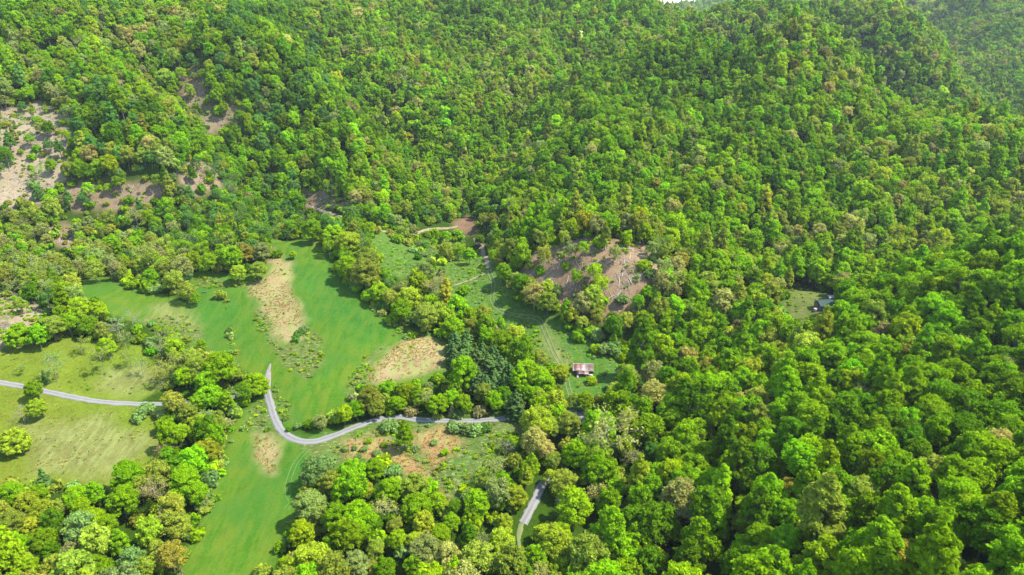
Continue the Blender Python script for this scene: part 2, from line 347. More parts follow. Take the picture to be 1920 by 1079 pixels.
c = mixc(N, L, math_(N, L, 'MULTIPLY', mow, sep.outputs[2]), c, (.086, .112, .012))
mow2 = mrange(N, L, noise(N, L, pos, .06, 5, .6), .47, .62, 0, .6)
c = mixc(N, L, math_(N, L, 'MULTIPLY', mow2, sep.outputs[2]), c, (.030, .086, .012))
b = node(N, 'ShaderNodeBsdfDiffuse'); L.new(c, b.inputs[0])
bp = node(N, 'ShaderNodeBump'); bp.inputs['Strength'].default_value = .5; bp.inputs['Distance'].default_value = .5; L.new(fine, bp.inputs['Height']); L.new(bp.outputs[0], b.inputs['Normal'])
L.new(b.outputs[0], out.inputs[0]); me.materials.append(m)

# ------------------------------------------------------------------ roads and tracks: draped strips
GRAVEL = simple_mat('gravel', (.110, .107, .100), (.142, .138, .130), .8, .95)
DIRT = simple_mat('dirt', (.13, .090, .050), (.19, .145, .080), .5, .95)
WORN = simple_mat('worn_grass', (.066, .098, .022), (.105, .110, .036), .5, .95)
RUT = simple_mat('pressed_grass', (.060, .105, .014), (.080, .118, .020), .5, .95)
PINKISH = simple_mat('clay_gravel', (.125, .100, .092), (.175, .145, .132), .6, .95)
def strip(name, line, width, mat, label, lift=.16, offs=0.0, ragged=.22, crown_=.06, taper=False):
    t = np.gradient(line, axis=0); t /= np.linalg.norm(t, axis=1)[:, None] + 1e-9; n = np.stack([-t[:, 1], t[:, 0]], -1)
    cols = np.linspace(-1, 1, 7); V = []
    nz = np.random.default_rng(len(line)).normal(0, ragged, (len(line), 2))
    for i, p in enumerate(line):
        for c in cols:
            e = nz[i, 0] if c == -1 else nz[i, 1] if c == 1 else 0
            q = p + n[i] * (offs + c * width / 2 * (min(1, .25 + .14 * i) if taper else 1) + e)
            zz = height(q[0], q[1]) + lift + crown_ * (1 - c * c) - (.25 if abs(c) == 1 else 0)
            V.append((q[0], q[1], float(zz)))
    k = len(cols); F = [(i * k + j, i * k + j + 1, (i + 1) * k + j + 1, (i + 1) * k + j) for i in range(len(line) - 1) for j in range(k - 1)]
    m = bpy.data.meshes.new(name); fill_mesh(m, V, np.array(F)[:, ::-1], True); m.materials.append(mat); aa = m.attributes.new('across', 'FLOAT', 'POINT'); aa.data.foreach_set('value', np.tile(cols, len(line)).astype(np.float32))
    o = bpy.data.objects.new(name, m); COL.objects.link(o); o['kind'] = 'structure'; o['label'] = label; return o
m_, N, L, out = new_mat('gravel_with_ruts')
ac = node(N, 'ShaderNodeAttribute', attribute_name='across'); tc = node(N, 'ShaderNodeNewGeometry'); f1 = noise(N, L, tc.outputs['Position'], .35, 4, .65); f2 = noise(N, L, tc.outputs['Position'], 1.6, 4, .7)
rut = math_(N, L, 'ABSOLUTE', math_(N, L, 'SUBTRACT', math_(N, L, 'ABSOLUTE', ac.outputs['Fac']), .48)); rut = mrange(N, L, rut, .10, .30, 1, 0)
c = mixc(N, L, mrange(N, L, f1, .35, .65, 0, 1), (.112, .107, .096), (.140, .136, .127)); c = mixc(N, L, math_(N, L, 'MULTIPLY', rut, .8), c, (.172, .168, .160))
eg = math_(N, L, 'ADD', math_(N, L, 'ABSOLUTE', ac.outputs['Fac']), mrange(N, L, f2, .3, .7, -.22, .22)); c = mixc(N, L, mrange(N, L, eg, .82, .98, 0, .8), c, (.085, .095, .035))
b = node(N, 'ShaderNodeBsdfDiffuse'); L.new(c, b.inputs[0]); L.new(b.outputs[0], out.inputs[0]); GRAVEL = m_
strip('gravel_road', ROAD_M, 3.3, GRAVEL, 'pale grey gravel road bending below the meadow')
strip('leafy_lane', LANE, 1.8, WORN, 'pale dirt lane under the trees below the gravel road', .10, 0, .4)
strip('pasture_road', ROAD_L, 3.1, GRAVEL, 'pale grey gravel road along the pasture')
strip('driveway', DRIVE, 3.0, PINKISH, 'pinkish clay driveway end on the mown meadow', .10, 0, .1, taper=True)
strip('dirt_track', TRACK[:int(len(TRACK) * .42)], 3.2, DIRT, 'reddish dirt track coming down from the log yard', .10, 0, .4)
for s in (-.85, .85):
    strip('wheel_track', TRACK[int(len(TRACK) * .42):], .7, WORN, 'worn wheel track through the valley grass', .08, s, .1)
ruts = spline(site(*np.array([(578,842),(556,866),(545,890),(539,912),(541,930),(547,942),(536,956)]).T)[:, :2])
for s_ in (-.8, .8): strip('wheel_track', ruts, .30, RUT, 'faint wheel track in the mown strip', .05, s_, .06, 0)
strip('side_track', TRACK_B, 1.4, DIRT, 'dirt spur leaving the main track', .08, 0, .2)
strip('skid_track', TRACK_C, 2.4, DIRT, 'reddish skid track along the foot of the wooded hill', .10, 0, .6)

# ------------------------------------------------------------------ tree builders
def quads(pos, nrm, size, rg, stretch=1.0):
    n = len(pos); r = rg.normal(size=(n, 3)); a = np.cross(nrm, r); a /= np.linalg.norm(a, axis=1)[:, None] + 1e-9
    b = np.cross(nrm, a); s = (size * rg.uniform(.65, 1.35, n))[:, None] * .5
    off = rg.uniform(.75, 1.25, (n, 4, 1)); cr = [(-1, -1), (1, -1), (1, 1), (-1, 1)]
    V = np.stack([pos + (a * cx * stretch + b * cy) * s * off[:, i] for i, (cx, cy) in enumerate(cr)], 1).reshape(-1, 3)
    return V, np.arange(n * 4).reshape(n, 4)
def tube(pts, rad, sides=6):
    pts = np.array(pts, float); V = []; F = []
    for i, p in enumerate(pts):
        d = pts[min(i + 1, len(pts) - 1)] - pts[max(i - 1, 0)]; d /= np.linalg.norm(d) + 1e-9
        u = np.cross(d, (0.3, 0.9, 0.1)); u /= np.linalg.norm(u) + 1e-9; v = np.cross(d, u)
        for k in range(sides):
            a = 2 * math.pi * k / sides; V.append(p + (u * math.cos(a) + v * math.sin(a)) * rad[i])
    for i in range(len(pts) - 1):
        for k in range(sides):
            F.append((i * sides + k, i * sides + (k + 1) % sides, (i + 1) * sides + (k + 1) % sides, (i + 1) * sides + k))
    return np.array(V), np.array(F)
def merge(parts):
    V = []; F = []; o = 0
    for v, f in parts: V.append(v); F.append(f + o); o += len(v)
    return np.concatenate(V), np.concatenate(F)
def unit(v): return v / (np.linalg.norm(v, axis=-1, keepdims=True) + 1e-9)

def broadleaf(seed, n, leaf, H=18., Wd=11., base=.30, form='round', nclump=34, cover=1.0, loose=.06):
    """crown: foliage gathered in many small boughs; trunk: taper with limbs reaching into the boughs"""
    rg = np.random.default_rng(seed); Rr = Wd / 2; z0 = H * base; hc = (H - z0)
    d = unit(rg.normal(size=(nclump * 4, 3))); d = d[d[:, 2] > -.55][:nclump]; m = len(d)
    rr = rg.uniform(.42, .82, m) ** .8
    zc = z0 + hc * (.50 if form != 'dome' else .40)
    prof = np.ones(m)
    C = np.stack([d[:, 0] * rr * Rr, d[:, 1] * rr * Rr, zc + d[:, 2] * rr * hc * .5], -1)
    if form == 'spire':
        f = np.clip((C[:, 2] - z0) / hc, 0, 1); C[:, :2] *= (1.15 - .75 * f)[:, None]; prof = 1.1 - .45 * f
    if form == 'dome':
        f = np.clip((C[:, 2] - z0) / hc, 0, 1); C[:, :2] *= (1.12 - .35 * f)[:, None]
    lop = rg.normal(0, .10, 2) * Rr; C[:, :2] += lop * ((C[:, 2:3] - z0) / hc)
    cr = rg.uniform(.19, .34, m) * Rr * (50 / max(m, 50)) ** .38 * prof * rg.uniform(.85, 1.15)
    cb = rg.uniform(0, 1, m)
    wgt = cr ** 2; wgt /= wgt.sum(); ci = rg.choice(m, int(n * 1.7), p=wgt)
    out = unit(C - np.array([0, 0, z0 + hc * .35])); ld = unit(rg.normal(size=(len(ci), 3)) + out[ci] * .75 + np.array([0, 0, .35]))
    rad = rg.uniform(.72, 1.06, len(ci)); lo = rg.random(len(ci)) < loose; rad[lo] *= rg.uniform(1.1, 1.5, lo.sum())
    p = C[ci] + ld * (cr[ci] * rad)[:, None] * np.array([1, 1, .82])
    keep = np.ones(len(p), bool)
    for k in range(m):
        q = np.linalg.norm((p - C[k]) / np.array([1, 1, .82]), axis=1); keep &= ~((q < cr[k] * .62) & (ci != k))
    p, ld, ci = p[keep][:int(n * cover)], ld[keep][:int(n * cover)], ci[keep][:int(n * cover)]
    V, Fq = quads(p, unit(ld + rg.normal(0, .65, p.shape)), np.full(len(p), leaf), rg)
    var = np.clip(.5 + (cb[ci] - .5) * .40 + rg.normal(0, .21, len(ci)), 0, 1)
    tr = [tube([(0, 0, -.9), (0, 0, H * .1), tuple(np.append(lop * .3, H * .45)), tuple(np.append(lop, H * .82))], [H * .021, H * .016, H * .011, H * .003], 7)]
    for k in rg.choice(m, min(m, 11), replace=False):
        zs = H * rg.uniform(.28, .62); s = np.array([lop[0] * .3, lop[1] * .3, min(zs, C[k][2] - .3)]); midp = (s + C[k]) / 2 + np.array([0, 0, -.3])
        tr.append(tube([s, midp, C[k]], [H * .007, H * .005, H * .0018], 5))
    return (V, Fq, var), merge(tr)
def bare(seed, n, leaf, H=17., Wd=9., nb=13, droop=0.0):
    """twiggy, barely leafing crown on visible grey limbs"""
    rg = np.random.default_rng(seed); tr = [tube([(0, 0, -.9), (0, 0, H * .3), (.2, .1, H * .62), (.3, .2, H * .97)], [H * .011, H * .008, H * .005, H * .0015], 6)]
    tips = []
    for k in range(nb):
        f = rg.uniform(.30, .9); s = np.array([.2 * f, .1 * f, H * f]); a = rg.uniform(0, 6.283); ln = Wd * .5 * (1.25 - .8 * abs(f - .5)) * rg.uniform(.7, 1.05)
        e = s + np.array([math.cos(a) * ln, math.sin(a) * ln, ln * rg.uniform(.35, .95)]); e[2] = min(e[2], H * 1.02); mm = (s + e) / 2 + np.array([0, 0, -.25])
        tr.append(tube([s, mm, e], [H * .0042, H * .003, H * .001], 4)); tips.append(e)
        for q in range(5):
            t = rg.uniform(.35, .95); s2 = s + (e - s) * t; dv = unit(unit(e - s) + rg.normal(0, .75, 3) + np.array([0, 0, .3])); e2 = s2 + dv * ln * rg.uniform(.25, .5)
            tr.append(tube([s2, e2], [H * .0022, H * .0007], 3)); tips.append(e2); tips.append((s2 + e2) / 2)
            for w_ in range(2):
                e3 = e2 + unit(dv + rg.normal(0, .8, 3)) * ln * .2; tr.append(tube([(s2 + e2) / 2, e3], [H * .0013, H * .0005], 3)); tips.append(e3)
    tips = np.array(tips); ci = rg.integers(0, len(tips), n); p = tips[ci] + rg.normal(0, .42, (n, 3))
    V, Fq = quads(p, unit(rg.normal(size=(n, 3)) + np.array([0, 0, .5])), np.full(n, leaf), rg)
    return (V, Fq, np.clip(rg.normal(.5, .2, n), 0, 1)), merge(tr)
def pine(seed, n, leaf, H=19., Wd=9., base=.10, sharp=1.0):
    """evergreen with whorls of drooping boughs"""
    rg = np.random.default_rng(seed); tr = [tube([(0, 0, -.9), (0, 0, H * .5), (0, 0, H * .98)], [H * .016, H * .010, H * .002], 6)]
    nt_ = 17; P_ = []; Nn = []; cb = []
    for t in range(nt_):
        f = t / (nt_ - 1); z = H * (base + (1 - base) * f * .97); rad = Wd / 2 * (1 - f ** (1.15 * sharp)) * rg.uniform(.85, 1.1) + .25
        nb = int(9 - 4 * f)
        a0 = rg.uniform(0, 6.28)
        for k in range(nb):
            a = a0 + 6.283 * k / nb + rg.normal(0, .18); ln = rad * rg.uniform(.78, 1.12); dirv = np.array([math.cos(a), math.sin(a), rg.uniform(-.12, .22)])
            if t % 3 == 0: tr.append(tube([(0, 0, z), tuple(np.array([0, 0, z]) + dirv * ln * .9)], [H * .004, H * .001], 3))
            m_ = max(4, int(n * (ln / Wd) / 52)); s = rg.uniform(.15, 1.0, m_) ** .75
            side = np.array([-math.sin(a), math.cos(a), 0]); p = np.array([0, 0, z]) + dirv * (s * ln)[:, None] + side * (rg.normal(0, .20, m_) * ln * (1.1 - s * .7))[:, None] + np.array([0, 0, 1]) * (rg.normal(0, .16, m_) - .12 * s * ln)[:, None]
            P_.append(p); Nn.append(np.array([0, 0, 1.0]) + dirv * .5 + rg.normal(0, .4, (m_, 3))); cb.append(np.full(m_, rg.uniform(.25, .75)))
    p = np.concatenate(P_); V, Fq = quads(p, unit(np.concatenate(Nn)), np.full(len(p), leaf), rg, 1.25)
    return (V, Fq, np.clip(np.concatenate(cb) + rg.normal(0, .13, len(p)), 0, 1)), merge(tr)
def shrub_geo(seed, n, leaf, H=3.2, Wd=4.6):
    rg = np.random.default_rng(seed); m = 15; a = rg.uniform(0, 6.28, m); r = np.sqrt(rg.random(m)) * Wd * .36
    C = np.stack([np.cos(a) * r, np.sin(a) * r, H * rg.uniform(.28, .72, m) * (1.1 - r / Wd)], -1); cr = rg.uniform(.17, .27, m) * Wd
    ci = rg.integers(0, m, n); ld = unit(rg.normal(size=(n, 3)) + np.array([0, 0, .6])); p = C[ci] + ld * (cr[ci] * rg.uniform(.7, 1.15, n))[:, None]; p[:, 2] = np.maximum(p[:, 2], .05)
    V, Fq = quads(p, unit(ld + rg.normal(0, .5, p.shape)), np.full(n, leaf), rg)
    tr = [tube([(0, 0, -.3), tuple(C[k] * .6), tuple(C[k])], [.07, .05, .02], 4) for k in range(6)]
    return (V, Fq, np.clip(.5 + (rg.uniform(0, 1, m)[ci] - .5) * .4 + rg.normal(0, .16, n), 0, 1)), merge(tr)

class Kind: pass
def mesh_of(name, V, F, mat, var=None):
    me = bpy.data.meshes.new(name); fill_mesh(me, V, F, False); me.materials.append(mat)
    if var is not None:
        a = me.attributes.new('leafvar', 'FLOAT', 'FACE'); a.data.foreach_set('value', var.astype(np.float32))
    return me
def make_kind(geo, H, Wd, leafmat=LEAF, bark=BARK):
    (V, F, var), (TV, TF) = geo; k = Kind(); k.H, k.W = H, Wd
    k.crown = mesh_of('crown', V, F, leafmat, var); k.trunk = mesh_of('trunk', TV, TF, bark); return k
def make_joined(geo, H, Wd, leafmat=LEAF, bark=BARK):
    (V, F, var), (TV, TF) = geo; k = Kind(); k.H, k.W = H, Wd
    k.mesh = mesh_of('tree_form', np.concatenate([V, TV]), np.concatenate([F, TF + len(V)]), leafmat, np.concatenate([var, np.zeros(len(TF))]))
    k.mesh.materials.append(bark); mi = np.zeros(len(F) + len(TF), np.int32); mi[len(F):] = 1; k.mesh.polygons.foreach_set('material_index', mi); return k

FORMS = {  # near forms: crown and trunk apart
    'round': [make_kind(broadleaf(100 + i, 9500, .40, 16, 11.5, .08, 'round', 95 + 8 * i, 1.0, .09), 16, 11.5) for i in range(4)],
    'dome': [make_kind(broadleaf(130 + i, 10500, .41, 15, 13, .06, 'dome', 115, 1.0, .09), 15, 13) for i in range(3)],
    'spire': [make_kind(broadleaf(160 + i, 8000, .40, 19, 9.5, .07, 'spire', 95, 1.0, .09), 19, 9.5) for i in range(3)],
    'airy': [make_kind(broadleaf(190 + i, 4200, .36, 16, 10, .12, 'round', 85, .9, .28), 16, 10, LEAF, PALE_BARK) for i in range(3)],
    'bare': [make_kind(bare(220 + i, 900, .34), 17, 9, LEAF, PALE_BARK) for i in range(3)],
    'dead': [make_kind(bare(240 + i, 40, .25), 17, 9, LEAF, PALE_BARK) for i in range(2)],
    'pine': [make_kind(pine(260 + i, 5200, .60, 18, 10, .08, 2.3), 18, 10, NEEDLE) for i in range(3)],
    'spruce': [make_kind(pine(270, 4200, .55, 17, 9, .04, 1.0), 17, 9, NEEDLE)],
    'cedar': [make_kind(pine(280 + i, 3000, .5, 9, 4.4, .04, .8), 9, 4.4, NEEDLE) for i in range(2)],
    'shrub': [make_kind(shrub_geo(300 + i, 900, .42), 3.2, 4.6) for i in range(4)],
}
MASS = []   # forms of the far wood, joined
for i in range(4): MASS.append(('round', 0, make_joined(broadleaf(400 + i, 4800, .54, 17, 11.5, .10, 'round', 80 + 6 * i, 1.0, .09), 17, 11.5)))
for i in range(2): MASS.append(('spire', 0, make_joined(broadleaf(420 + i, 4000, .52, 20, 9.5, .08, 'spire', 80, 1.0, .09), 20, 9.5)))
for i in range(2): MASS.append(('airy', 0, make_joined(broadleaf(430 + i, 2000, .50, 17, 10, .14, 'round', 44, .9, .22), 17, 10, LEAF, PALE_BARK)))
for i in range(4): MASS.append(('round', 1, make_joined(broadleaf(440 + i, 1400, .95, 17, 11.5, .10, 'round', 26 + 3 * i), 17, 11.5)))
for i in range(2): MASS.append(('spire', 1, make_joined(broadleaf(450 + i, 1200, .9, 20, 9.5, .08, 'spire', 30), 20, 9.5)))
for i in range(2): MASS.append(('airy', 1, make_joined(broadleaf(460 + i, 900, .75, 17, 10, .12, 'round', 40, .9, .22), 17, 10, LEAF, PALE_BARK)))
MASS.append(('bare', 0, make_joined(bare(470, 800, .36), 17, 9, LEAF, PALE_BARK)))
MASS.append(('pine', 0, make_joined(pine(480, 1700, .85), 19, 9, NEEDLE)))

TINT = {  # leaf albedo and the words for it
    'green': ((.108, .200, .012), 'mid-green'), 'bright': ((.118, .228, .014), 'bright green'), 'dark': ((.062, .135, .013), 'dark green'),
    'lime': ((.148, .242, .016), 'lime-green'), 'yellow': ((.172, .232, .020), 'yellow-green'), 'olive': ((.148, .195, .034), 'olive-green'),
    'tan': ((.200, .212, .092), 'tan-tinged'), 'grey': ((.140, .180, .078), 'grey-green'), 'rust': ((.165, .155, .034), 'rust-tinged'),
    'blue': ((.062, .142, .036), 'blue-green'), 'silver': ((.105, .175, .075), 'silvery green'), 'brown': ((.148, .148, .085), 'brownish'), 'white': ((.55, .60, .48), 'white-flowering'), 'pine': ((.036, .074, .027), 'dark blue-green'),
}
TINT_GAIN = np.array((1.66, 1.60, 1.2))
def tinted(name, rg, j=.12):
    c = np.array(TINT[name][0]) * TINT_GAIN * (1, 1, (.30 if TINT[name][0][2] < .02 else .75)); g = math.exp(rg.normal(0, j)); return c * g * np.exp(rg.normal(0, j * .5, 3))

# ------------------------------------------------------------------ single trees
singles = []      # dicts of every individually built tree
def add_tree(kindname, x, y, Wm, Hm, tint, zone, rg, rot=None):
    forms = FORMS[kindname]; k = forms[int(rg.integers(len(forms)))]
    singles.append(dict(kind=kindname, k=k, x=x, y=y, W=Wm, H=Hm, tint=tint, zone=zone, rot=rg.uniform(0, 6.283) if rot is None else rot, col=tinted(tint, rg, .10)))
RG = np.random.default_rng(77)
ASPECT = {'round': 1.26, 'dome': 1.05, 'spire': 1.75, 'airy': 1.3, 'bare': 1.4, 'dead': 1.5, 'pine': 1.5, 'spruce': 1.5, 'cedar': 1.8, 'shrub': .62}
def survey(zone, *rows):
    """rows: sight line to the middle of a crown (u, v), its apparent width, form, tint"""
    for u, v, wpx, form, tint in rows:
        k = ASPECT[form] * RG.uniform(.92, 1.08); D = 300.0; wpx = wpx * (1.18 if form == 'pine' else 1.0); Wm = wpx * D / FPX
        for _ in range(5):
            p = site(u, v, Wm * k * (.58 if form not in ('shrub',) else .4)); D = project(np.array([p[0], p[1], p[2] + Wm * k * .55]))[2]; Wm = wpx * D / FPX
        add_tree(form, p[0], p[1], Wm, Wm * k, tint, zone, RG)
survey('beside the pasture road', (62,730,34,'round','green'),(67,765,38,'round','yellow'),(23,824,56,'dome','yellow'),(40,775,30,'dead','grey'))
survey('at the foot of the tan pasture', (80,897,40,'spruce','pine'),(22,928,50,'round','green'),(72,925,36,'round','bright'),(76,957,48,'round','yellow'),(143,935,48,'round','bright'),(177,922,40,'spire','green'),(150,950,34,'airy','lime'),(110,950,36,'round','olive'))
survey('in the wood below the pasture', (150,992,62,'airy','silver'),(23,985,52,'round','olive'),(20,1025,54,'round','green'),(57,990,40,'airy','yellow'),(82,1012,52,'round','green'),(200,985,42,'round','green'),(222,1015,44,'spire','bright'),(180,1058,66,'dome','bright'),(135,1036,42,'airy','brown'),(110,1060,50,'round','olive'),(45,1064,50,'round','lime'),(247,1052,50,'airy','silver'),(95,1035,38,'round','dark'),(275,1062,40,'airy','olive'))
survey('in the tree belt beside the mown strip', (240,893,62,'round','green'),(228,938,58,'round','green'),(262,915,44,'airy','olive'),(293,890,50,'airy','olive'),(296,925,46,'bare','brown'),(347,900,58,'round','bright'),(368,925,46,'round','green'),(330,935,36,'airy','lime'),(385,846,52,'round','yellow'),(373,790,50,'dome','yellow'),(342,812,36,'round','lime'),(350,775,38,'round','olive'),(397,742,50,'round','bright'),(424,750,34,'spire','bright'),(325,755,42,'airy','olive'),(370,755,40,'round','bright'),(300,780,28,'shrub','grey'),
       (307,955,30,'round','bright'),(333,985,46,'airy','olive'),(303,985,38,'bare','olive'),(320,1040,56,'airy','rust'),(295,1032,40,'airy','olive'),(352,1005,26,'shrub','silver'),(363,975,28,'shrub','green'),(378,950,26,'shrub','silver'),(345,1040,24,'shrub','olive'),(395,905,24,'shrub','silver'),(408,870,24,'shrub','olive'),(272,770,34,'shrub','silver'),(262,782,30,'shrub','silver'),(318,790,36,'shrub','dark'),(408,800,34,'airy','olive'),(425,795,26,'shrub','brown'),(440,770,32,'shrub','silver'),(455,755,30,'shrub','green'),(310,845,28,'bare','brown'))
survey('by the driveway end above the gravel bend', (482,716,52,'dome','lime'),(456,735,34,'airy','dark'),(445,745,26,'bare','grey'))
survey('between upper pasture and meadow', (413,690,62,'round','green'),(367,690,46,'airy','olive'),(345,705,40,'round','green'),(377,648,22,'round','green'),(392,668,26,'shrub','brown'),(320,688,44,'bare','olive'),(350,660,24,'shrub','silver'),(435,700,34,'round','olive'),(385,715,44,'round','bright'),(283,646,34,'shrub','silver'),(300,660,30,'bare','grey'),(325,650,28,'bare','olive'),(262,636,26,'shrub','green'),(305,632,28,'bare','grey'),(345,640,20,'shrub','olive'),
       (247,602,34,'dead','grey'),(222,615,34,'dead','grey'),(233,640,26,'bare','grey'))
survey('scattered over the upper pasture', (200,650,36,'airy','lime'),(190,678,34,'bare','olive'),(100,690,36,'bare','silver'),(82,705,14,'cedar','pine'),(150,650,26,'bare','olive'),(242,670,26,'bare','olive'),(300,700,32,'bare','olive'),(40,690,18,'bare','olive'),(265,690,24,'bare','grey'))
survey('above the upper pasture', (30,625,52,'dome','bright'),(70,628,42,'round','bright'),(97,613,46,'round','olive'),(128,605,38,'airy','green'),(148,578,42,'airy','lime'),(183,582,34,'round','lime'),(165,610,40,'round','green'),(190,620,30,'airy','olive'),(85,545,34,'bare','green'),(40,520,30,'spire','olive'),(66,528,30,'spire','green'),(98,520,30,'spire','green'),(118,545,34,'airy','lime'),(38,572,26,'airy','olive'),(20,545,26,'bare','grey'))
survey('above the top of the lower meadow', (447,512,32,'round','yellow'),(433,480,44,'round','green'),(458,475,36,'round','rust'),(490,472,34,'round','grey'),(482,507,34,'round','olive'),(473,450,28,'round','lime'),(413,555,26,'shrub','olive'),(550,477,15,'round','lime'),(560,627,20,'shrub','blue'),(570,619,20,'shrub','silver'),(556,636,18,'shrub','blue'),(350,545,34,'airy','olive'),(325,525,38,'airy','olive'),(280,520,30,'round','green'),(250,535,28,'shrub','green'),(290,545,26,'shrub','silver'),(365,560,22,'airy','green'),(340,500,40,'airy','grey'),(395,490,34,'round','green'),(150,510,32,'shrub','olive'),(175,505,36,'airy','olive'))
survey('in the hedgerow by emerald field', (653,455,48,'round','yellow'),(625,440,44,'round','lime'),(585,430,40,'round','green'),(685,480,54,'dome','olive'),(683,512,58,'round','olive'),(655,500,44,'round','lime'),(710,548,40,'round','lime'),(733,560,36,'airy','olive'),(768,562,50,'round','yellow'),(752,580,44,'round','green'),(800,592,50,'round','olive'),(778,598,38,'shrub','silver'),(737,600,28,'shrub','green'),(717,575,28,'shrub','blue'),(690,555,28,'shrub','green'),(802,615,28,'shrub','yellow'),(640,475,34,'shrub','green'),(668,535,26,'shrub','silver'),(825,625,26,'shrub','lime'))
survey('by the valley track above pines', (853,609,56,'dome','lime'),(880,595,40,'round','green'),(920,618,30,'airy','tan'),(940,605,20,'spire','lime'),(817,540,46,'bare','tan'),(800,510,36,'airy','grey'),(803,480,30,'bare','grey'),(880,478,26,'round','bright'),(860,470,28,'airy','green'),(835,470,30,'airy','olive'),(945,510,34,'round','green'),(975,530,36,'round','dark'),(1002,552,44,'airy','tan'),(1027,566,44,'round','olive'),(985,560,30,'round','dark'),(1062,575,26,'spire','green'),(925,480,22,'airy','green'),(900,450,20,'round','dark'),(870,545,24,'shrub','green'))
survey('in the dark pine grove', (853,640,30,'pine','pine'),(872,655,32,'pine','pine'),(866,678,34,'pine','pine'),(893,673,34,'pine','pine'),(915,682,32,'pine','pine'),(940,690,32,'pine','pine'),(928,712,30,'pine','pine'),(893,705,34,'pine','pine'),(880,690,30,'pine','pine'),(905,660,28,'pine','pine'),(955,700,28,'pine','pine'),(875,635,26,'pine','pine'),(850,660,28,'pine','pine'),(945,720,28,'pine','pine'),(912,722,28,'pine','pine'),(925,665,28,'pine','pine'))
survey('between the pine grove and the barn', (940,645,50,'round','green'),(964,632,46,'round','yellow'),(983,658,28,'bare','brown'),(992,695,44,'round','bright'),(1014,705,36,'round','lime'),(1050,695,40,'dome','yellow'),(1012,672,34,'airy','olive'),(1075,752,28,'airy','olive'),(1110,715,22,'shrub','lime'),(1098,750,34,'round','lime'),(1120,770,26,'round','dark'))
survey('uphill of the gravel road', (690,747,46,'round','olive'),(668,768,34,'round','green'),(645,775,34,'round','lime'),(705,765,34,'round','olive'),(765,738,38,'round','lime'),(782,742,34,'spire','green'),(745,757,32,'round','green'),(820,758,42,'round','green'),(847,748,36,'round','bright'),(870,757,36,'round','green'),(905,735,36,'round','olive'),(927,752,36,'round','green'),(900,773,28,'shrub','brown'),(848,766,16,'cedar','brown'),(967,754,34,'pine','pine'),(995,742,40,'round','green'),(1012,745,34,'round','yellow'),(860,776,28,'shrub','silver'),(803,752,28,'bare','grey'),(945,740,34,'round','dark'),(728,772,28,'shrub','green'),(580,797,26,'shrub','dark'),(600,790,26,'airy','grey'),(622,785,24,'shrub','yellow'),(560,800,18,'shrub','silver'),(770,772,26,'shrub','brown'),(820,780,20,'shrub','olive'))
survey('in the scrub below the gravel road', (757,811,40,'spire','green'),(730,800,34,'shrub','silver'),(850,802,28,'shrub','silver'),(868,806,34,'shrub','silver'),(890,805,34,'shrub','silver'),(908,803,28,'shrub','blue'),(847,795,18,'shrub','silver'),(813,831,15,'shrub','silver'),(833,849,19,'shrub','green'),(647,842,15,'shrub','silver'),(664,841,13,'shrub','silver'),(683,843,15,'shrub','silver'),(672,856,14,'shrub','silver'),(707,850,17,'shrub','silver'),(690,828,14,'shrub','green'),(720,835,14,'shrub','green'),(780,842,16,'shrub','silver'),(927,876,42,'bare','grey'),(950,842,28,'dead','grey'),(960,830,30,'airy','green'),(541,806,12,'shrub','dark'),(502,806,12,'shrub','dark'))
survey('in the wood right of the mown strip', (587,885,58,'airy','silver'),(612,870,36,'shrub','silver'),(620,905,48,'round','olive'),(580,952,68,'round','grey'),(627,972,54,'round','green'),(562,1000,50,'round','lime'),(585,1045,92,'dome','yellow'),(493,1072,34,'shrub','olive'),(535,1060,34,'airy','lime'),(660,885,54,'round','bright'),(684,915,38,'round','yellow'),(724,917,58,'dome','bright'),(775,909,58,'dome','olive'),(782,946,66,'dome','green'),(672,960,80,'dome','green'),(650,1000,66,'round','green'),(728,958,40,'bare','tan'),(667,1060,58,'round','grey'),(747,1012,40,'round','lime'),(778,1015,38,'round','yellow'),(704,1030,38,'airy','olive'),(800,1010,26,'spire','tan'),(826,1005,44,'round','green'),(842,1045,54,'airy','tan'),(847,978,36,'round','bright'),(877,1000,42,'spire','dark'),(905,1022,28,'bare','grey'),(700,880,40,'round','green'),(620,1020,40,'round','dark'),(720,1065,46,'round','green'),(780,1060,50,'round','bright'),(740,985,34,'airy','olive'),(700,985,36,'round','dark'),(735,885,34,'shrub','silver'),(820,940,34,'airy','lime'))
survey('around the lower lane', (940,1012,54,'airy','yellow'),(947,980,36,'round','yellow'),(900,942,54,'round','lime'),(885,965,38,'round','green'),(855,952,32,'round','dark'),(968,925,48,'dome','yellow'),(985,890,34,'spire','yellow'),(997,869,38,'spire','lime'),(1010,793,66,'round','yellow'),(1000,826,52,'airy','tan'),(1028,802,44,'round','olive'),(1066,797,48,'round','olive'),(1102,832,66,'dome','bright'),(1080,852,60,'round','bright'),(1114,800,30,'round','yellow'),(1057,908,54,'airy','olive'),(1034,896,34,'airy','yellow'),(1075,950,70,'airy','lime'),(1055,945,26,'dead','grey'),(1122,925,46,'bare','tan'),(1147,990,64,'dome','green'),(1025,1000,54,'dome','yellow'),(1052,1000,46,'round','lime'),(1007,1046,52,'round','bright'),(1010,1072,42,'airy','tan'),(1103,1025,28,'airy','silver'),(1077,1042,40,'bare','tan'),(960,1050,34,'airy','yellow'),(930,1060,46,'round','lime'),(1025,845,40,'airy','tan'),(1040,865,36,'round','olive'),(905,895,36,'airy','olive'),(940,900,34,'airy','green'))
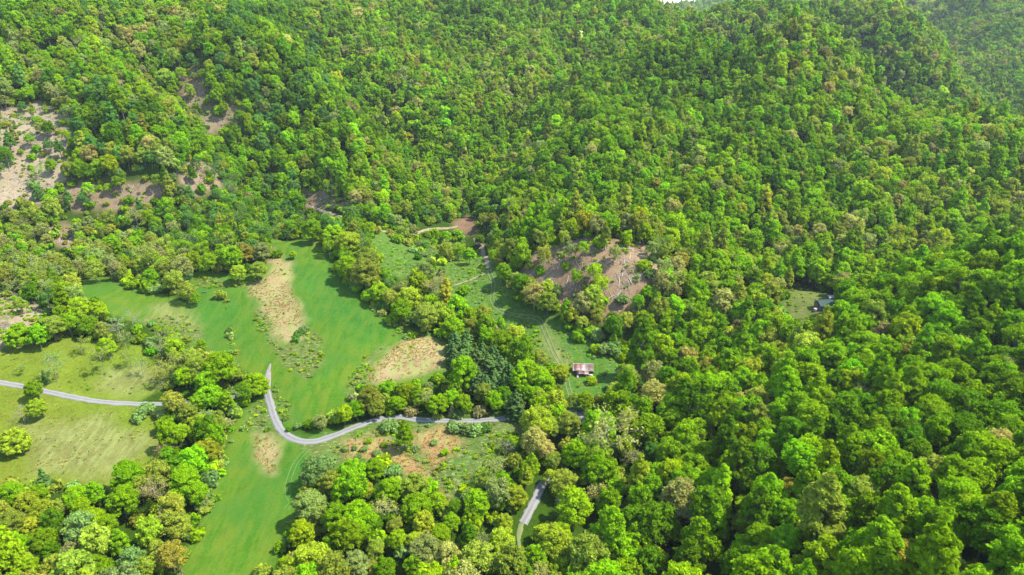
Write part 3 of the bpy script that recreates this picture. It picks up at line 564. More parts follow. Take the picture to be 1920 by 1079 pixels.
survey('below and behind the rusty barn', (1107,622,30,'shrub','green'),(1120,632,30,'shrub','silver'),(1085,630,28,'shrub','green'),(1135,655,34,'shrub','silver'),(1155,655,36,'shrub','silver'),(1175,660,30,'shrub','green'),(1120,655,26,'shrub','lime'),(1165,672,24,'shrub','lime'),(1200,655,22,'spire','lime'),(1195,665,30,'shrub','silver'),(1120,590,26,'airy','olive'),(1092,604,26,'round','olive'),(1173,602,34,'airy','olive'),(1210,602,42,'round','lime'),(1145,606,26,'airy','olive'),(1225,700,50,'airy','grey'),(1180,705,44,'airy','olive'),(1155,735,38,'airy','olive'))
survey('on the near right slope', (1220,982,42,'airy','rust'),(1190,860,36,'bare','brown'),(1233,1045,58,'dome','yellow'),(1240,882,40,'round','bright'),(1222,845,38,'round','blue'),(1177,792,48,'round','olive'),(1227,740,52,'airy','tan'),(1265,790,46,'round','bright'),(1350,707,46,'round','rust'),(1655,626,46,'airy','brown'),(1815,655,44,'bare','tan'),(1900,702,48,'bare','grey'),(1690,520,40,'dome','rust'),(1270,497,34,'airy','tan'),(1464,708,24,'airy','rust'),(1485,920,46,'airy','rust'),(1690,1040,60,'airy','rust'),(1710,1025,56,'dome','yellow'),(1880,840,70,'airy','tan'),(1385,755,38,'airy','tan'),(1620,745,36,'bare','brown'),(1300,975,46,'bare','brown'),(1500,1060,56,'dome','lime'),(1618,1015,66,'dome','bright'),(1475,1010,60,'round','bright'))


# ------------------------------------------------------------------ the wood: every stem's place, size and colour
def in_open(x, y, grow=0.0):
    r = np.full(x.shape, -1e9)
    for pg in OPEN:
        lo = pg.min(0) - 15; hi = pg.max(0) + 15
        b = np.where((x > lo[0]) & (x < hi[0]) & (y > lo[1]) & (y < hi[1]))[0]
        if len(b): r[b] = np.maximum(r[b], sdist(x[b], y[b], pg))
    for ln, hw in ((ROAD_CLEAR[0], 4.5), (ROAD_CLEAR[1], 3.5), (ROAD_CLEAR[2], 3.0), (ROAD_L, 4.5), (TRACK, 4.5), (TRACK_C, 3.0)):
        b = np.where((x > -320) & (x < 160) & (y > 110) & (y < 480))[0]
        r[b] = np.maximum(r[b], hw - near_line(x[b], y[b], ln))
    return r
def seen(x, y, z, lift, back=(0,)):
    """whether a treetop clears the ground between it and a viewpoint near the camera"""
    ok = np.zeros(len(x), bool)
    for cx in back:
        f = np.linspace(.12, .97, 60); vis = np.ones(len(x), bool)
        for t in f:
            vis &= CAM_Z + 10 + (z + lift - CAM_Z - 10) * t > height(cx + (x - cx) * t, y * t)
        ok |= vis
    return ok
def scatter(sp, ymin, ymax, seed):
    rg = np.random.default_rng(seed); ys = np.arange(ymin, ymax, sp * .866); out = []
    for r, yy in enumerate(ys):
        half = .80 * (yy + 25) + 40; xs = np.arange(-half, half, sp) + (r % 2) * sp / 2
        out.append(np.stack([xs, np.full_like(xs, yy)], -1))
    p = np.concatenate(out); return p + rg.uniform(-.42, .42, p.shape) * sp, rg
pts, rg = scatter(7.2, 95, 330, 3); fine_, _ = scatter(6.5, 95, 1350, 6)
pts = pts[(pts[:, 1] < 268) & (project(np.stack([pts[:, 0], pts[:, 1], height(pts[:, 0], pts[:, 1]) + 9], -1))[0] > 1060)]
fine_ = fine_[~((fine_[:, 1] < 268) & (project(np.stack([fine_[:, 0], fine_[:, 1], height(fine_[:, 0], fine_[:, 1]) + 9], -1))[0] > 1060))]
pts = np.concatenate([pts, fine_])
p2, _ = scatter(11.0, 1350, 2900, 4)
n_near = len(pts); pts = np.concatenate([pts, p2]); X, Y = pts[:, 0], pts[:, 1]
op = in_open(X, Y)
hh = height(X, Y)
thin = np.full(len(X), -1e9)
for k_, pg in enumerate(THIN):
    lo, hi = pg.min(0) - 12, pg.max(0) + 12; b = np.where((X > lo[0]) & (X < hi[0]) & (Y > lo[1]) & (Y < hi[1]))[0]
    thin[b] = np.maximum(thin[b], sdist(X[b], Y[b], pg))
u_, v_, dd = project(np.stack([X, Y, hh + 9], -1))
midleft = (u_ < 560) & (v_ > 330) & (v_ < 560) & (Y < 470)          # young, patchy stand above the meadows
cent = (u_ > 560) & (u_ < 960) & (v_ > 370) & (v_ < 560)
keep = (op < -1.2) & ~((thin > -2) & (rg.random(len(X)) < np.where(thin > 1, np.where(X > -60, .64, .74), .50))) & (rg.random(len(X)) < .97)
keep &= ~(midleft & (rg.random(len(X)) < .08)) & ~(cent & (rg.random(len(X)) < .35)) & ~((sdist(X, Y, HOLLOW) > 0) & (rg.random(len(X)) < .72))
# keep clear of the surveyed trees
for s in singles:
    b = (np.abs(X - s['x']) < 9) & (np.abs(Y - s['y']) < 9)
    keep[b] &= np.hypot(X[b] - s['x'], Y[b] - s['y']) > (s['W'] * .38 + 2.2)
keep &= (v_ < 1500)
Wt = np.where((u_ > 1060) & (Y < 268), np.clip(rg.normal(9.0, 1.9, len(X)), 5.5, 14), np.clip(rg.normal(8.5, 1.7, len(X)), 5, 13))
near0 = np.where(keep & (Y < 620) & (X > -420) & (X < 300) & (v_ > 130))[0]
bad = np.zeros(len(near0), bool)
for fz, sx_ in ((.45, 0), (.75, -3.6), (.75, 0), (.75, 3.6), (1.05, 0)):
    uu, vv, _ = project(np.stack([X[near0] + sx_, Y[near0], hh[near0] + Wt[near0] * 1.5 * fz], -1)); g = site(uu, vv); bad |= in_open(g[:, 0], g[:, 1]) > 1.5
    for pg in THIN: bad |= (sdist(g[:, 0], g[:, 1], pg) > 1.5) & (thin[near0] < 0) & (rg.random(len(near0)) < .95)
keep[near0[bad & (rg.random(len(near0)) < .97)]] = False
I = np.where(keep)[0]
I = I[seen(X[I], Y[I], hh[I], 20, (-45, 0, 45))]
X, Y, hh, u_, v_, dd, thin, midleft, cent, far = X[I], Y[I], hh[I], u_[I], v_[I], dd[I], thin[I], midleft[I], cent[I], I >= n_near
n = len(X)
assert n
W_ = Wt[I] * np.where(far, 1.55, 1)
near_right = (u_ > 1060) & (Y < 268)
W_ = np.where(near_right, W_ * 1.04, W_); small = midleft | cent | (thin > -3); W_ = np.where(small, W_ * .78, W_)
pal = {
    'near': [('green', 34), ('bright', 30), ('lime', 12), ('dark', 9), ('olive', 8), ('yellow', 4), ('tan', 1.5), ('grey', 1.0), ('rust', .3)],
    'hill': [('green', 44), ('bright', 16), ('dark', 15), ('olive', 12), ('lime', 8), ('tan', 2.6), ('grey', 2.5), ('yellow', 3), ('brown', .5)],
    'left': [('green', 40), ('blue', 11), ('dark', 10), ('olive', 14), ('grey', 5), ('bright', 13), ('tan', 2), ('lime', 6)],
    'mid': [('grey', 15), ('olive', 20), ('green', 26), ('blue', 13), ('dark', 10), ('bright', 9), ('brown', 2), ('lime', 5)],
    'logged': [('lime', 26), ('olive', 36), ('green', 20), ('bright', 10), ('grey', 10)],
    'low': [('green', 26), ('bright', 18), ('olive', 20), ('lime', 12), ('yellow', 8), ('grey', 6), ('dark', 10)],
}
lowf = fbm(X, Y, 60, 71, 2)
tname = []; form = []
for i in range(n):
    z_ = 'logged' if thin[i] > -1 and u_[i] > 900 else 'near' if near_right[i] else 'mid' if (midleft[i] or cent[i] or thin[i] > -3) else 'left' if u_[i] < 620 and Y[i] > 350 else 'low' if Y[i] < 330 and u_[i] < 1060 else 'hill'
    names, wts = zip(*pal[z_]); wts = np.array(wts, float)
    for q, nm in enumerate(names):                                   # stands of one colour run together
        if nm in ('olive', 'tan', 'yellow', 'lime', 'grey'): wts[q] *= math.exp((lowf[i] - .5) * 7)
        if nm in ('dark', 'blue'): wts[q] *= math.exp((.5 - lowf[i]) * 6)
    t = names[int(rg.choice(len(names), p=wts / wts.sum()))]; tname.append(t)
    q = rg.random()
    if t in ('tan', 'grey', 'brown') or z_ in ('mid', 'logged'): form.append('airy' if q < .62 else 'bare' if q < .68 else 'spire' if q < .84 and t in ('green', 'bright', 'dark', 'olive', 'blue') else 'round')
    else: form.append('spire' if q < .17 else 'airy' if q < .24 else 'round')
tname = np.array(tname); form = np.array(form)
# the nearest ones are trees of their own, the rest one wood
n_broad = sum(s['kind'] in ('round', 'dome', 'spire', 'airy') for s in singles)
room = 322 - n_broad
inframe = (u_ > 20) & (u_ < 1900) & (v_ > 330) & (v_ < 1060) & (form != 'bare')
score = np.where(inframe & seen(X, Y, hh, W_ * .9), W_ / dd, 0)
own = np.argsort(-score)[:max(room, 0)]
ZONES = {'near': 'on the near right slope', 'low': 'in the low wood by the lane'}
for i in own:
    f = form[i]
    if f == 'round' and rg.random() < .3: f = 'dome'
    add_tree(f, X[i], Y[i], W_[i], W_[i] * ASPECT[f] * rg.uniform(.92, 1.1), tname[i], 'on the near right slope' if near_right[i] else 'in the wood around the lower lane' if Y[i] < 300 and u_[i] > 500 else 'in the wood below the pasture' if Y[i] < 215 else 'on the wooded slope above the meadows', rg)
rest = np.ones(n, bool); rest[own] = False
print('trees: own', len(singles), 'broad', n_broad + len(own), 'rest', rest.sum())

# a few that stand out far up the hills
survey('high on the far hill', (1087,68,17,'airy','white'))

# ------------------------------------------------------------------ the wood as one mass of instanced tree forms
def instancer(name, P_, forms, idx, scale, rotz, tint, mats, label):
    me = bpy.data.meshes.new(name); me.vertices.add(len(P_)); me.vertices.foreach_set('co', np.ascontiguousarray(P_, np.float32).ravel())
    def attr(nm, typ, key, val, dt=np.float32):
        a = me.attributes.new(nm, typ, 'POINT'); a.data.foreach_set(key, np.ascontiguousarray(val, dt).ravel())
    attr('form', 'INT', 'value', idx, np.int32); attr('size', 'FLOAT_VECTOR', 'vector', scale); attr('turn', 'FLOAT_VECTOR', 'vector', rotz)
    attr('tint', 'FLOAT_COLOR', 'color', np.concatenate([tint, np.ones((len(tint), 1))], 1))
    o = bpy.data.objects.new(name, me); COL.objects.link(o); o['kind'] = 'stuff'; o['label'] = label
    ng = bpy.data.node_groups.new(name, 'GeometryNodeTree')
    ng.interface.new_socket('Geometry', in_out='INPUT', socket_type='NodeSocketGeometry'); ng.interface.new_socket('Geometry', in_out='OUTPUT', socket_type='NodeSocketGeometry')
    N, L = ng.nodes, ng.links; gi = N.new('NodeGroupInput'); go = N.new('NodeGroupOutput')
    g2i = N.new('GeometryNodeGeometryToInstance'); 
    for mesh in reversed(forms):
        ob = bpy.data.objects.new(name + '_form', mesh); oi = N.new('GeometryNodeObjectInfo'); oi.inputs['Object'].default_value = ob; oi.inputs['As Instance'].default_value = False
        L.new(oi.outputs['Geometry'], g2i.inputs[0])
    def na(nm, typ):
        q = N.new('GeometryNodeInputNamedAttribute'); q.data_type = typ; q.inputs['Name'].default_value = nm; return q.outputs[0]
    m2p = N.new('GeometryNodeMeshToPoints'); L.new(gi.outputs[0], m2p.inputs[0])
    ip = N.new('GeometryNodeInstanceOnPoints'); L.new(m2p.outputs[0], ip.inputs['Points']); L.new(g2i.outputs[0], ip.inputs['Instance'])
    ip.inputs['Pick Instance'].default_value = True; L.new(na('form', 'INT'), ip.inputs['Instance Index'])
    e2r = N.new('FunctionNodeEulerToRotation'); L.new(na('turn', 'FLOAT_VECTOR'), e2r.inputs[0]); L.new(e2r.outputs[0], ip.inputs['Rotation'])
    L.new(na('size', 'FLOAT_VECTOR'), ip.inputs['Scale']); L.new(ip.outputs[0], go.inputs[0])
    md = o.modifiers.new('placing', 'NODES'); md.node_group = ng
    for mt in mats: me.materials.append(mt)
    return o
Q = np.where(rest)[0]
slots = {}
for j, (f, lod, k) in enumerate(MASS): slots.setdefault((f, lod), []).append(j)
idx = []; sc = []
for i in Q:
    f = form[i]; lod = 0 if dd[i] < 560 or f in ('bare', 'pine') else 1
    j = int(rg.choice(slots[(f, lod)])); k = MASS[j][2]; a = W_[i] / k.W; hgt = W_[i] * ASPECT.get(f, 1.35) * 1.22 * rg.uniform(.9, 1.15) / k.H; idx.append(j); sc.append((a, a, hgt))
tint = np.array([tinted(tname[i], rg, .13) for i in Q])
lean = np.stack([rg.normal(0, .04, len(Q)), rg.normal(0, .04, len(Q)), rg.uniform(0, 6.283, len(Q))], -1)
Pw = np.stack([X[Q], Y[Q], hh[Q]], -1)
# undergrowth and saplings between the stems
ug, rg2 = scatter(6.4, 95, 620, 8); op2 = in_open(ug[:, 0], ug[:, 1]); hz = height(ug[:, 0], ug[:, 1])
th2 = np.full(len(ug), -1e9)
for pg in THIN: th2 = np.maximum(th2, sdist(ug[:, 0], ug[:, 1], pg))
k2 = (op2 < -.5) & (rg2.random(len(ug)) < np.where(th2 > 0, .22, .85)) & ((ug[:, 1] < 560) | (th2 > -6)); J = np.where(k2)[0]; J = J[seen(ug[J, 0], ug[J, 1], hz[J], 10)]
sh0 = len(MASS)
USHRUB = [make_joined(shrub_geo(500 + i, 320, .7), 3.2, 4.6) for i in range(2)]
uj = rg2.integers(0, 2, len(J)) + sh0; us = rg2.uniform(.55, 1.5, len(J)); usc = np.stack([us, us, us * rg2.uniform(.8, 1.5, len(J))], -1)
ut = np.array([tinted(str(rg2.choice(['green', 'olive', 'dark', 'silver', 'lime'], p=[.35, .25, .2, .12, .08])), rg2, .15) for _ in J])
ur = np.stack([np.zeros(len(J)), np.zeros(len(J)), rg2.uniform(0, 6.28, len(J))], -1)
instancer('woodland', Pw, [k.mesh for _, _, k in MASS], np.array(idx), np.array(sc), lean, tint, [LEAF, BARK], 'unbroken broadleaf wood covering the hills')
instancer('undergrowth', np.stack([ug[J, 0], ug[J, 1], hz[J]], -1), [k.mesh for k in USHRUB], uj - sh0, usc, ur, ut, [LEAF, BARK], 'low green undergrowth between the stems')

# rough grass and weeds in the unmown ground
def tuft(seed, n=9, h=.8, wd=.9):
    rg = np.random.default_rng(seed); V = []; F = []
    for i in range(n):
        a = rg.uniform(0, 6.28); r = rg.uniform(0, wd * .5); c = np.array([math.cos(a) * r, math.sin(a) * r, 0]); b = rg.uniform(0, 6.28); s = np.array([-math.sin(a), math.cos(a), 0]) * .20 * wd; t = c * 2.6 + np.array([0, 0, h * rg.uniform(.25, .6)])
        k = len(V); V += [c - s, c + s, t + s * .6, t - s * .6]; F.append((k, k + 1, k + 2, k + 3))
    var = rg.uniform(.2, .8, n); return mesh_of('grass_form', np.array(V), np.array(F), LEAF, var)
TF = [tuft(600 + i) for i in range(3)]
WEED = [make_joined(shrub_geo(620 + i, 70, .42, 1.1, 1.9), 1.1, 1.9).mesh for i in range(2)]
gp = []; gt = []; gs = []; gi_ = []
rg3 = np.random.default_rng(31)
def strew(pgs, dens, cols, size, weeds=0.0, avoid=()):
    for pg in pgs:
        lo, hi = pg.min(0), pg.max(0); m_ = int((hi - lo).prod() * dens); q = rg3.uniform(lo, hi, (m_, 2)); s = sdist(q[:, 0], q[:, 1], pg) + (fbm(q[:, 0], q[:, 1], 9, 88, 2) - .5) * 5
        q = q[(s > 0)]
        for ln in (ROAD_M, ROAD_L, TRACK, DRIVE): q = q[near_line(q[:, 0], q[:, 1], ln) > 2.6]
        for av in avoid: q = q[sdist(q[:, 0], q[:, 1], av) < -.5]
        pat = fbm(q[:, 0], q[:, 1], 8, 99, 3); q = q[rg3.random(len(q)) < np.clip((pat - .3) * 2.6, .08, 1)]
        for (x, y) in q:
            w_ = rg3.random() < weeds; gp.append((x, y)); gt.append(tinted(str(rg3.choice(cols[1] if w_ else cols[0])), rg3, .14)); s_ = size * rg3.uniform(.6, 1.4) * (1.0 if not w_ else rg3.uniform(.5, 1.1)); gs.append((s_, s_, s_ * rg3.uniform(.7, 1.2))); gi_.append(int(rg3.integers(3)) if not w_ else 3 + int(rg3.integers(2)))
TINT['straw'] = ((.215, .165, .088), 'straw'); TINT['ochre'] = ((.20, .125, .060), 'ochre'); TINT['hay'] = ((.115, .115, .055), 'hay')
strew(TAN, 1.3, (['straw', 'straw', 'hay'], ['silver', 'green']), .6, .03)
strew(OCHRE, 1.3, (['ochre', 'ochre', 'straw'], ['silver', 'green']), .6, .05)
strew(ROUGH, .6, (['hay', 'green', 'olive', 'grey'], ['green', 'silver', 'olive', 'lime']), .85, .5, TAN + OCHRE)
EDGE = [poly((470,762),(440,790),(420,870),(398,950),(368,1020),(340,1085),(322,1085),(345,1020),(378,950),(395,880),(420,800),(450,762)), poly((590,842),(575,880),(568,912),(545,965),(525,1020),(545,1025),(580,960),(592,910),(604,880),(612,842)), poly((690,578),(745,618),(770,640),(790,635),(755,608),(700,572))]
EDGE.append(poly((420,566),(426,566),(432,600),(441,640),(443,668),(438,668),(434,640),(426,605)))
strew(EDGE, .35, (['silver', 'green', 'olive', 'grey'], ['silver', 'green', 'olive', 'grey']), 1.7, .8)
strew([VALE, SIDE_GLADE, CABIN_CUT], .26, (['green', 'olive', 'hay', 'bright'], ['green', 'bright', 'silver', 'lime']), .8, .40)
strew([PASTURE], .4, (['hay', 'straw', 'olive'], ['olive']), .6, .01)
strew([UPPER_PASTURE], .12, (['hay', 'olive', 'green'], ['green', 'olive', 'silver']), .7, .22)
strew([LOGGED] + small_cuts + [LEFT_CUT, LEFT_BANK], .40, (['hay', 'straw', 'brown', 'ochre', 'olive'], ['green', 'olive', 'lime', 'silver']), 1.0, .55)
gp = np.array(gp); print('tufts', len(gp))
instancer('rough_grass', np.stack([gp[:, 0], gp[:, 1], height(gp[:, 0], gp[:, 1]) - .02], -1), TF + WEED, np.array(gi_), np.array(gs), np.stack([np.zeros(len(gp)), np.zeros(len(gp)), rg3.uniform(0, 6.28, len(gp))], -1), np.array(gt), [LEAF], 'straw, weeds and rough grass in the unmown ground')

# ------------------------------------------------------------------ link the single trees with their crowns and trunks
NAME = {'round': ('broadleaf_tree', 'tree'), 'dome': ('broadleaf_tree', 'tree'), 'spire': ('broadleaf_tree', 'tree'), 'airy': ('broadleaf_tree', 'tree'), 'bare': ('bare_tree', 'tree'), 'dead': ('bare_tree', 'tree'), 'pine': ('pine_tree', 'conifer'), 'spruce': ('spruce_tree', 'conifer'), 'cedar': ('cedar_tree', 'conifer'), 'shrub': ('shrub', 'shrub')}
SHAPE = {'round': 'round-crowned', 'dome': 'broad domed', 'spire': 'narrow upright', 'airy': 'thin-leaved airy', 'bare': 'half-bare', 'dead': 'bare grey', 'pine': 'tall shaggy', 'spruce': 'pointed tiered', 'cedar': 'small pointed', 'shrub': 'low'}
NOUN = {'broadleaf_tree': 'tree', 'bare_tree': 'twiggy tree', 'pine_tree': 'pine', 'spruce_tree': 'spruce', 'cedar_tree': 'cedar', 'shrub': 'shrub'}
for s in singles:
    s['z'] = float(height(s['x'], s['y'])); s['u'], s['v'], s['d'] = [float(q) for q in project((s['x'], s['y'], s['z'] + s['H'] * .6))]
    if s['zone'] == 'on the near right slope':
        u, v = s['u'], s['v']
        s['zone'] = 'in the bottom right corner wood' if v > 900 and u > 1600 else 'along the bottom edge' if v > 900 and u > 1180 else 'at the right edge' if u > 1740 else 'uphill beside the lower lane' if u < 1260 and v > 740 else 'in the wood below the cabin' if v < 690 and u > 1400 else 'in the wood right of the barn' if v < 740 else 'amid the near right slope'
    tw = TINT[s['tint']][1] if s['kind'] not in ('dead',) else ''
    s['phrase'] = ' '.join(f"{SHAPE[s['kind']]} {tw} {NOUN[NAME[s['kind']][0]]}".split())
ORD = ['', 'leftmost', 'second from left', 'third from left', 'fourth from left', 'fifth from left', 'sixth from left', 'seventh from left', 'eighth from left', 'ninth from left', 'tenth from left', 'eleventh from left', 'twelfth from left']
groups = {}
for s in singles: groups.setdefault((s['phrase'], s['zone']), []).append(s)
for (ph, zn), mem in groups.items():
    mem.sort(key=lambda s: s['u'])
    if len(mem) == 1: mem[0]['label'] = f"{ph} {zn}"
    elif len(mem) == 2:
        for s, wd in zip(mem, ('left one', 'right one')): s['label'] = f"{ph} {zn}, {wd} of two"
    else:
        # split a larger class into higher and lower rows first
        rows = [('', mem)] if len(mem) <= 12 else [('upper ', [s for s in mem if s['v'] < np.median([q['v'] for q in mem])]), ('lower ', [s for s in mem if s['v'] >= np.median([q['v'] for q in mem])])]
        for rn, row in rows:
            for k, s in enumerate(row):
                o_ = ORD[k + 1] if k + 1 < len(ORD) else ('rightmost' if k == len(row) - 1 else f'number {k + 1} from left')
                s['label'] = f"{ph} {zn}, {o_}" + (f", {rn}half" if rn else '')
kind_rep = {}
for s in singles:
    nm, cat = NAME[s['kind']]; k = s['k']; key = id(k)
    sx, sz = s['W'] / k.W, s['H'] / k.H
    if key not in kind_rep:
        e = bpy.data.objects.new(nm, None); c = bpy.data.objects.new('crown' if cat != 'shrub' else 'foliage', k.crown); t = bpy.data.objects.new('trunk' if cat != 'shrub' else 'stem', k.trunk); kind_rep[key] = (e, c, t)
    else: e, c, t = (o.copy() for o in kind_rep[key])
    for o in (e, c, t): COL.objects.link(o)
    c.parent = e; t.parent = e
    e.location = (s['x'], s['y'], s['z'] - .05); e.rotation_euler = (0, 0, s['rot']); e.scale = (sx, sx, sz); e.empty_display_size = .5
    e['label'] = s['label']; e['category'] = cat; e['group'] = f"{NOUN[nm]}s {s['zone']}"; c['tint'] = [float(q) for q in s['col']]; t['tint'] = [.2, .2, .2]

# ------------------------------------------------------------------ small builders for the buildings
def box_mesh(name, size, mat, centre=(0, 0, 0), rot=None):
    bm = bmesh.new(); bmesh.ops.create_cube(bm, size=1); bmesh.ops.scale(bm, vec=size, verts=bm.verts)
    if rot is not None: bmesh.ops.rotate(bm, verts=bm.verts, matrix=Matrix(rot) if not hasattr(rot, 'to_3x3') else rot.to_3x3())
    bmesh.ops.translate(bm, vec=centre, verts=bm.verts); m = bpy.data.meshes.new(name); bm.to_mesh(m); bm.free(); m.materials.append(mat); return m
def part(name, mesh, parent, loc=(0, 0, 0), rot=(0, 0, 0)):
    o = bpy.data.objects.new(name, mesh); COL.objects.link(o); o.parent = parent; o.location = loc; o.rotation_euler = rot; return o
def thing(name, label, cat, loc, rz=0, group=None):
    o = bpy.data.objects.new(name, None); COL.objects.link(o); o.location = loc; o.rotation_euler = (0, 0, rz); o['label'] = label; o['category'] = cat
    if group: o['group'] = group
    return o
def metal_mat(name, base, rustc, amount, scale=.7):
    m, N, L, out = new_mat(name); tc = node(N, 'ShaderNodeTexCoord'); f = noise(N, L, tc.outputs['Object'], scale, 5, .65, (2.2, .5, 1))
    c = mixc(N, L, mrange(N, L, f, amount - .08, amount + .08, 1, 0), base, rustc); b = node(N, 'ShaderNodeBsdfPrincipled'); b.inputs['Roughness'].default_value = .6; L.new(c, b.inputs['Base Color']); L.new(b.outputs[0], out.inputs[0]); return m
TIN_PALE = metal_mat('pale_tin', (.52, .49, .47), (.32, .19, .15), .42)
TIN_RUST = metal_mat('rusty_tin', (.42, .33, .30), (.27, .13, .09), .55)
TIN_DULL = metal_mat('dull_tin', (.30, .27, .27), (.22, .12, .09), .45)
OLDWOOD = simple_mat('weathered_boards', (.10, .085, .07), (.19, .165, .14), 1.2, .9, (1, 1, .3))
DARKWOOD = simple_mat('dark_boards', (.05, .045, .045), (.09, .08, .075), 1.2, .9, (1, 1, .3))

# the rusty barn: two roof slopes of tin sheets, board walls, an open bay and a sagging lean-to
u0, u1 = site(1075, 703), site(1112, 703)
bp_ = (u0 + u1) / 2; LB = float(np.linalg.norm((u1 - u0)[:2])); bx, by = float(bp_[0]), float(bp_[1]) + 2.2; bz = float(height(bx, by))
barn = thing('barn', 'old wooden barn with rust-streaked tin roof standing in the green clearing', 'barn', (bx, by, bz), R(-3))
Wd_ = 5.4; EV, RDG = 2.2, 3.9; half = Wd_ / 2 + .45; ns = 14; sw = (LB + .5) / ns; pitch = math.atan2(RDG - EV, half); sl_ = half / math.cos(pitch)
rngb = random.Random(4)
sheet = {}
for mname, mt in (('a', TIN_PALE), ('b', TIN_RUST), ('c', TIN_DULL)): 
    bm = bmesh.new(); 
    xs = [-.5, -.42, -.36, -.14, -.08, 0, .08, .14, .36, .42, .5]; zs = [.0, .045, 0, 0, .045, 0, 0, .045, 0, .045, 0]
    rows = [[bm.verts.new((x_ * sw * 1.02, y_ * sl_, z_)) for x_, z_ in zip(xs, zs)] for y_ in (-.5, .5)]
    for i in range(len(xs) - 1): bm.faces.new((rows[0][i], rows[0][i + 1], rows[1][i + 1], rows[1][i]))
    bmesh.ops.solidify(bm, geom=bm.faces[:], thickness=-.02); m_ = bpy.data.meshes.new('roof_sheet'); bm.to_mesh(m_); bm.free(); m_.materials.append(mt); sheet[mname] = m_
roof = part('roof', box_mesh('ridge_cap', (LB + .6, .34, .05), TIN_DULL, (0, 0, RDG + .09)), barn)
for side in (-1, 1):
    for i in range(ns):
        mk = rngb.choice('bbbca' if i < 8 else 'abbac'); x_ = -LB / 2 - .25 + sw * (i + .5)
        part('roof_sheet', sheet[mk], roof, (x_, side * half / 2, (RDG + EV) / 2 + rngb.uniform(.0, .04)), (side * -pitch + rngb.uniform(-.012, .012), 0, rngb.uniform(-.008, .008)))
plank = box_mesh('plank', (.28, .05, EV), OLDWOOD, (0, 0, EV / 2)); plankd = box_mesh('plank', (.28, .05, EV), DARKWOOD, (0, 0, EV / 2))
front = part('front_wall', box_mesh('wall_plate', (LB - .1, .12, .14), OLDWOOD, (0, -Wd_ / 2 + .1, EV - .12)), barn)
back = part('back_wall', box_mesh('wall_plate', (LB - .1, .12, .14), OLDWOOD, (0, Wd_ / 2 - .1, EV - .12)), barn)
x_ = -LB / 2 + .2
while x_ < LB / 2 - .1:
    if not (x_ < -LB * .34 or LB * .30 < x_ < LB * .47): part('plank', rngb.choice([plank, plankd]), front, (x_, -Wd_ / 2, rngb.uniform(-.08, 0)))
    part('plank', rngb.choice([plank, plankd]), back, (x_, Wd_ / 2, rngb.uniform(-.08, 0))); x_ += .31
for sx in (-1, 1):
    gw = part('gable_wall', box_mesh('gable_beam', (.14, Wd_ - .3, .14), OLDWOOD, (sx * (LB / 2 - .12), 0, EV - .1)), barn); y_ = -Wd_ / 2 + .2
    while y_ < Wd_ / 2 - .1:
        hgt = EV + (RDG - EV) * (1 - abs(y_) / half) - .1; part('plank', box_mesh('plank', (.05, .28, hgt), OLDWOOD if rngb.random() < .6 else DARKWOOD, (0, 0, hgt / 2)), gw, (sx * LB / 2, y_, 0)); y_ += .31
for x_ in (-LB / 2 + .1, -LB * .33, LB * .29, LB / 2 - .1): part('post', box_mesh('post', (.18, .18, EV), OLDWOOD, (0, 0, EV / 2 - .1)), barn, (x_, -Wd_ / 2 + .02, 0))
lean = part('lean_to', box_mesh('lean_beam', (LB * .62, .12, .12), OLDWOOD, (LB * .02, -Wd_ / 2 - 1.5, 1.35)), barn)
for i in range(8):
    x_ = -LB * .27 + i * LB * .075; part('roof_sheet', sheet[rngb.choice('bbc')], lean, (x_, -Wd_ / 2 - .95, 1.95 - .02 * i), (-R(-33), 0, rngb.uniform(-.05, .05))).scale = (1, .50, 1)
for x_ in (-LB * .27, LB * .02, LB * .3): part('post', box_mesh('post', (.14, .14, 1.4), DARKWOOD, (0, 0, .65)), lean, (x_, -Wd_ / 2 - 1.5, 0))
part('fallen_sheet', sheet['c'], barn, (-LB * .27, -Wd_ / 2 - 1.3, 1.0), (R(48), R(14), R(12))).scale = (1.3, .8, 1)
part('feed_bunk', box_mesh('feed_bunk', (LB * .2, .8, .55), TIN_PALE, (0, 0, .3)), barn, (LB * .38, -Wd_ / 2 - .55, 0))

# the cabin in the side valley
c0, c1 = site(1532, 583), site(1563, 578)
cm = (c0 + c1) / 2; LC = float(np.linalg.norm((c1 - c0)[:2])) * .98; cx, cyy = float(cm[0]), float(cm[1]) + 1.5; cz = float(height(cx, cyy)) + .3; crz = math.atan2(float(c1[1] - c0[1]), float(c1[0] - c0[0])) * .6
GREEN_TIN = simple_mat('green_tin', (.014, .036, .026), (.022, .048, .036), .8, .95); LOGW = simple_mat('log_wall', (.11, .075, .05), (.19, .13, .09), 1.0, .9, (.3, 1, 1)); WHITE = simple_mat('white_paint', (.42, .42, .41), (.50, .50, .49), 1, .6)
m_, N, L, out = new_mat('window_glass'); gb = node(N, 'ShaderNodeBsdfPrincipled'); gb.inputs['Base Color'].default_value = (.03, .04, .05, 1); gb.inputs['Roughness'].default_value = .1; L.new(gb.outputs[0], out.inputs[0]); GLASS = m_
cab = thing('cabin', 'long low cabin with dark green roof and porch posts among the trees', 'cabin', (cx, cyy, cz), crz)
part('wall', box_mesh('wall', (LC * .94, 4.2, 2.5), LOGW, (0, .9, 1.2)), cab); part('porch_floor', box_mesh('porch_floor', (LC * .96, 1.8, .2), OLDWOOD, (0, -2.15, .15)), cab)
pc = math.atan2(1.5, 3.9)
rf = part('roof', box_mesh('ridge_cap', (LC, .3, .06), GREEN_TIN, (0, 0, 4.08)), cab)
for side in (-1, 1):
    nsx = 9
    for i in range(nsx): part('roof_panel', box_mesh('roof_panel', (LC / nsx - .015, 4.15, .05), GREEN_TIN), rf, (-LC / 2 + LC / nsx * (i + .5), side * 1.95, 3.27 + .003 * (i % 2)), (-side * pc, 0, 0))
